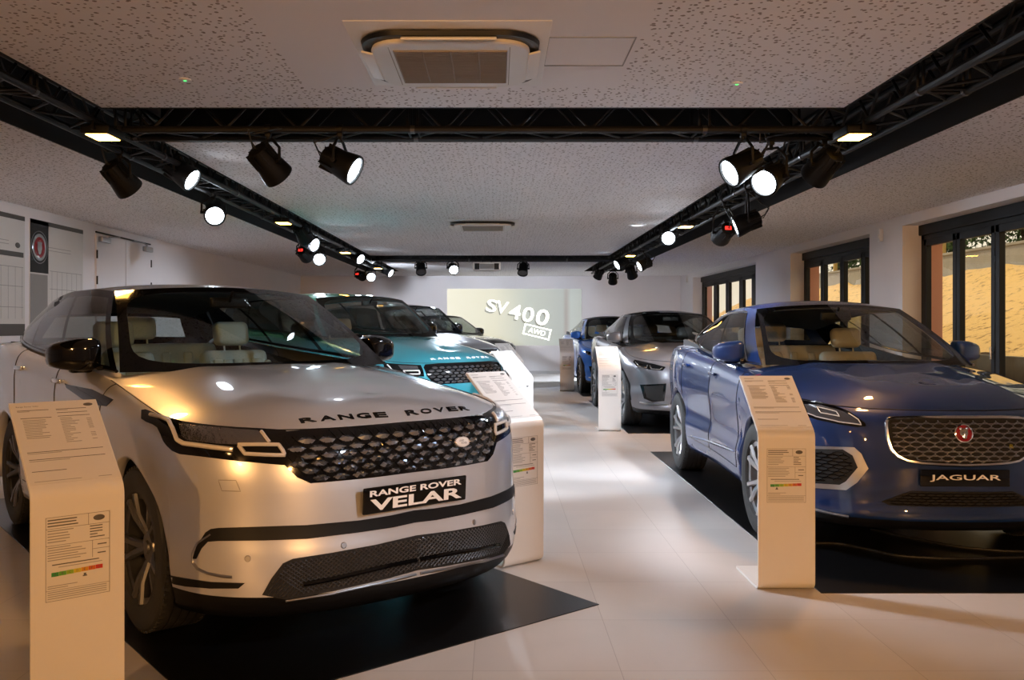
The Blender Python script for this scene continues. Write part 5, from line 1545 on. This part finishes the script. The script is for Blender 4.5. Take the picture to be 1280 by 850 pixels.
# ------------------------------------------------------------------ display mats
def matq(x, y, h, x0, x1, w, label):
    e = MB(); e.rbox((x0, -w, 0), (x1, w, .004), .0015, seg=1)
    o = e.build('display_mat', M['mat'], None, smooth=False); o.location = (x, y, .0005); o.rotation_euler = (0, 0, h)
    tag(o, label, 'floor mat', 'black mats under the cars')
matq(*VELAR['pose'], -4.0, .94, 1.0, 'black floor mat under the silver car')
matq(*RRS['pose'], -4.0, .94, 1.02, 'black floor mat under the teal car')
matq(*RR3['pose'], -4.0, .94, 1.02, 'black floor mat under the dark grey car')
matq(*VEL4['pose'], -4.0, .94, 1.0, 'black floor mat under the black car at the back')
matq(2.69, 4.6, -PI/2, -5.15, 0, 1.0, 'black floor mat under the deep blue car')
matq(2.69, 11.4, -PI/2, -5.0, 0, 1.0, 'black floor mat under the silver-grey car')
matq(2.66, 17.4, -PI/2, -4.8, 0, .98, 'black floor mat under the bright blue car')
mb = MB(); P = [(1.95, 5.62, .012), (2.15, 5.60, .012), (2.30, 5.45, .012), (2.42, 5.3, .012), (2.7, 5.24, .012), (3.05, 5.26, .012), (3.5, 5.3, .012), (4.2, 5.6, .012)]
mb.tube(curve3(P, np.linspace(0, 1, 50)), .010, 8); P = [(2.55, 6.0, .012), (2.72, 5.72, .012), (2.95, 5.48, .012), (3.25, 5.40, .012), (4.2, 5.45, .012)]
mb.tube(curve3(P, np.linspace(0, 1, 40)), .010, 8)
tag(mb.build('power_cable', M['cable'], None), 'black power cables lying on the mat under the deep blue car', 'cable')

# ------------------------------------------------------------------ outside the windows
mb = MB(); mb.box((5.9, -2, -.2), (7.45, 40, -.02)); o = mb.build('ground', M['concrete'], None, smooth=False); tag(o, kind='structure')
mb = MB(); mb.box((7.4, -2, -.2), (7.6, 40, .95)); tag(mb.build('retaining_wall', M['kerb'], None, smooth=False), 'low dark retaining wall at the foot of the sand bank', 'wall')
nx, ny = 40, 220; v = []; f = []
rs = np.random.RandomState(3); bumps = [(rs.uniform(7.5, 12), rs.uniform(0, 40), rs.uniform(.1, .5), rs.uniform(-.06, .08)) for _ in range(160)]
X_ = np.linspace(7.61, 11.94, nx); Y_ = np.linspace(-2, 40, ny); XX, YY = np.meshgrid(X_, Y_, indexing='ij')
ZZ = .90+(XX-7.5)/4.5*1.92+.05*np.sin(YY*1.3+XX)+.03*np.sin(YY*3.1-XX*2)
for bx_, by_, br_, bh_ in bumps: ZZ += bh_*np.exp(-((XX-bx_)**2+(YY-by_)**2)/br_**2)
ZZ += rs.uniform(-.012, .012, ZZ.shape)
v = [(XX[i, j], YY[i, j], ZZ[i, j]) for i in range(nx) for j in range(ny)]
f = [(i*ny+j, (i+1)*ny+j, (i+1)*ny+j+1, i*ny+j+1) for i in range(nx-1) for j in range(ny-1)]
tag(mk('sand_bank', v, f, M['sand']), 'steep bank of ochre sand outside the windows', 'bank')
mb = MB(); mb.box((12.0, -2, 2.2), (12.25, 40, 3.28)); mb.box((11.95, -2, 3.28), (12.3, 40, 3.34)); tag(mb.build('garden_wall', M['concrete'], None, smooth=False), 'grey concrete wall on top of the sand bank', 'wall')
k = 0
for y_ in np.arange(14, 40, 2.6):
    mb = MB(); mb.rbox((12.32, y_, 2.6), (12.44, y_+.12, 4.3-.25*(k % 2)), .01); k += 1
    tag(mb.build('fence_post', M['wood'], None), 'wooden post standing behind the concrete wall', 'post', 'wooden posts behind the concrete wall')
mb = MB(); mb.box((12.3, -2, -.2), (30, 40, 2.6)); tag(mb.build('ground', M['bark'], None, smooth=False), kind='structure')
def tree(x, y, z, h, r, seed, label):
    rs = np.random.RandomState(seed); root = empty('tree', (x, y, z), 0, label, 'tree', 'trees above the sand bank')
    mb = MB(); mb.tube([(0, 0, 0), (rs.uniform(-.2, .2), rs.uniform(-.2, .2), h*.5), (rs.uniform(-.3, .3), rs.uniform(-.3, .3), h*.85)], [.14, .10, .04], 8)
    for q in range(6):
        a = rs.uniform(0, 6.28); zz = h*rs.uniform(.3, .7); mb.tube([(0, 0, zz), (math.cos(a)*r*.7, math.sin(a)*r*.7, zz+r*.5)], [.05, .015], 6)
    mb.build('trunk', M['bark'], root)
    v = []; f = []
    cl = [(rs.normal(0, r*.42), rs.normal(0, r*.42), h*rs.uniform(.25, 1.0), r*rs.uniform(.25, .5)) for _ in range(26)]
    for k in range(4200):
        c = cl[rs.randint(len(cl))]; d_ = rs.normal(0, 1, 3); d_ /= np.linalg.norm(d_); p = np.array(c[:3])+d_*c[3]*rs.uniform(.6, 1)
        a = rs.normal(0, 1, 3); a /= np.linalg.norm(a); b = np.cross(a, d_); b /= (np.linalg.norm(b)+1e-6); s_ = rs.uniform(.05, .11)
        n0 = len(v); v += [p-a*s_, p+b*s_*.5, p+a*s_, p-b*s_*.5]; f.append((n0, n0+1, n0+2, n0+3))
    mk('crown', v, f, M['leaf'], root, smooth=False)
for i, y_ in enumerate(np.arange(12, 40, 4.4)):
    tree(15+(i % 3)*.8, y_, 2.6, 3.4+(i*7 % 5)*.3, 2.0, i+1, ['dark bushy tree above the sand bank', 'dark spreading tree above the sand bank'][i % 2] if False else 'dark leafy tree rising above the sand bank')

# ------------------------------------------------------------------ daylight
w = bpy.data.worlds.new('world'); scene.world = w; w.use_nodes = True
bg = w.node_tree.nodes['Background']; bg.inputs[0].default_value = (.95, .82, .62, 1); bg.inputs[1].default_value = 1.0
s = bpy.data.lights.new('sun', 'SUN'); s.energy = 1.7; s.color = (1, .80, .50); s.angle = .05
so = bpy.data.objects.new('sun', s); so.rotation_euler = Vector((.55, .25, -1)).to_track_quat('-Z', 'Y').to_euler(); link(so)

# ------------------------------------------------------------------ view
scene.view_settings.view_transform = 'Standard'; scene.view_settings.look = 'None'; scene.view_settings.gamma = 1; scene.view_settings.use_curve_mapping = False
scene.view_settings.exposure = .28
cy = scene.cycles
cy.use_denoising = True; cy.max_bounces = 7; cy.transparent_max_bounces = 12; cy.diffuse_bounces = 4; cy.glossy_bounces = 4; cy.sample_clamp_indirect = 6; cy.caustics_reflective = False; cy.caustics_refractive = False
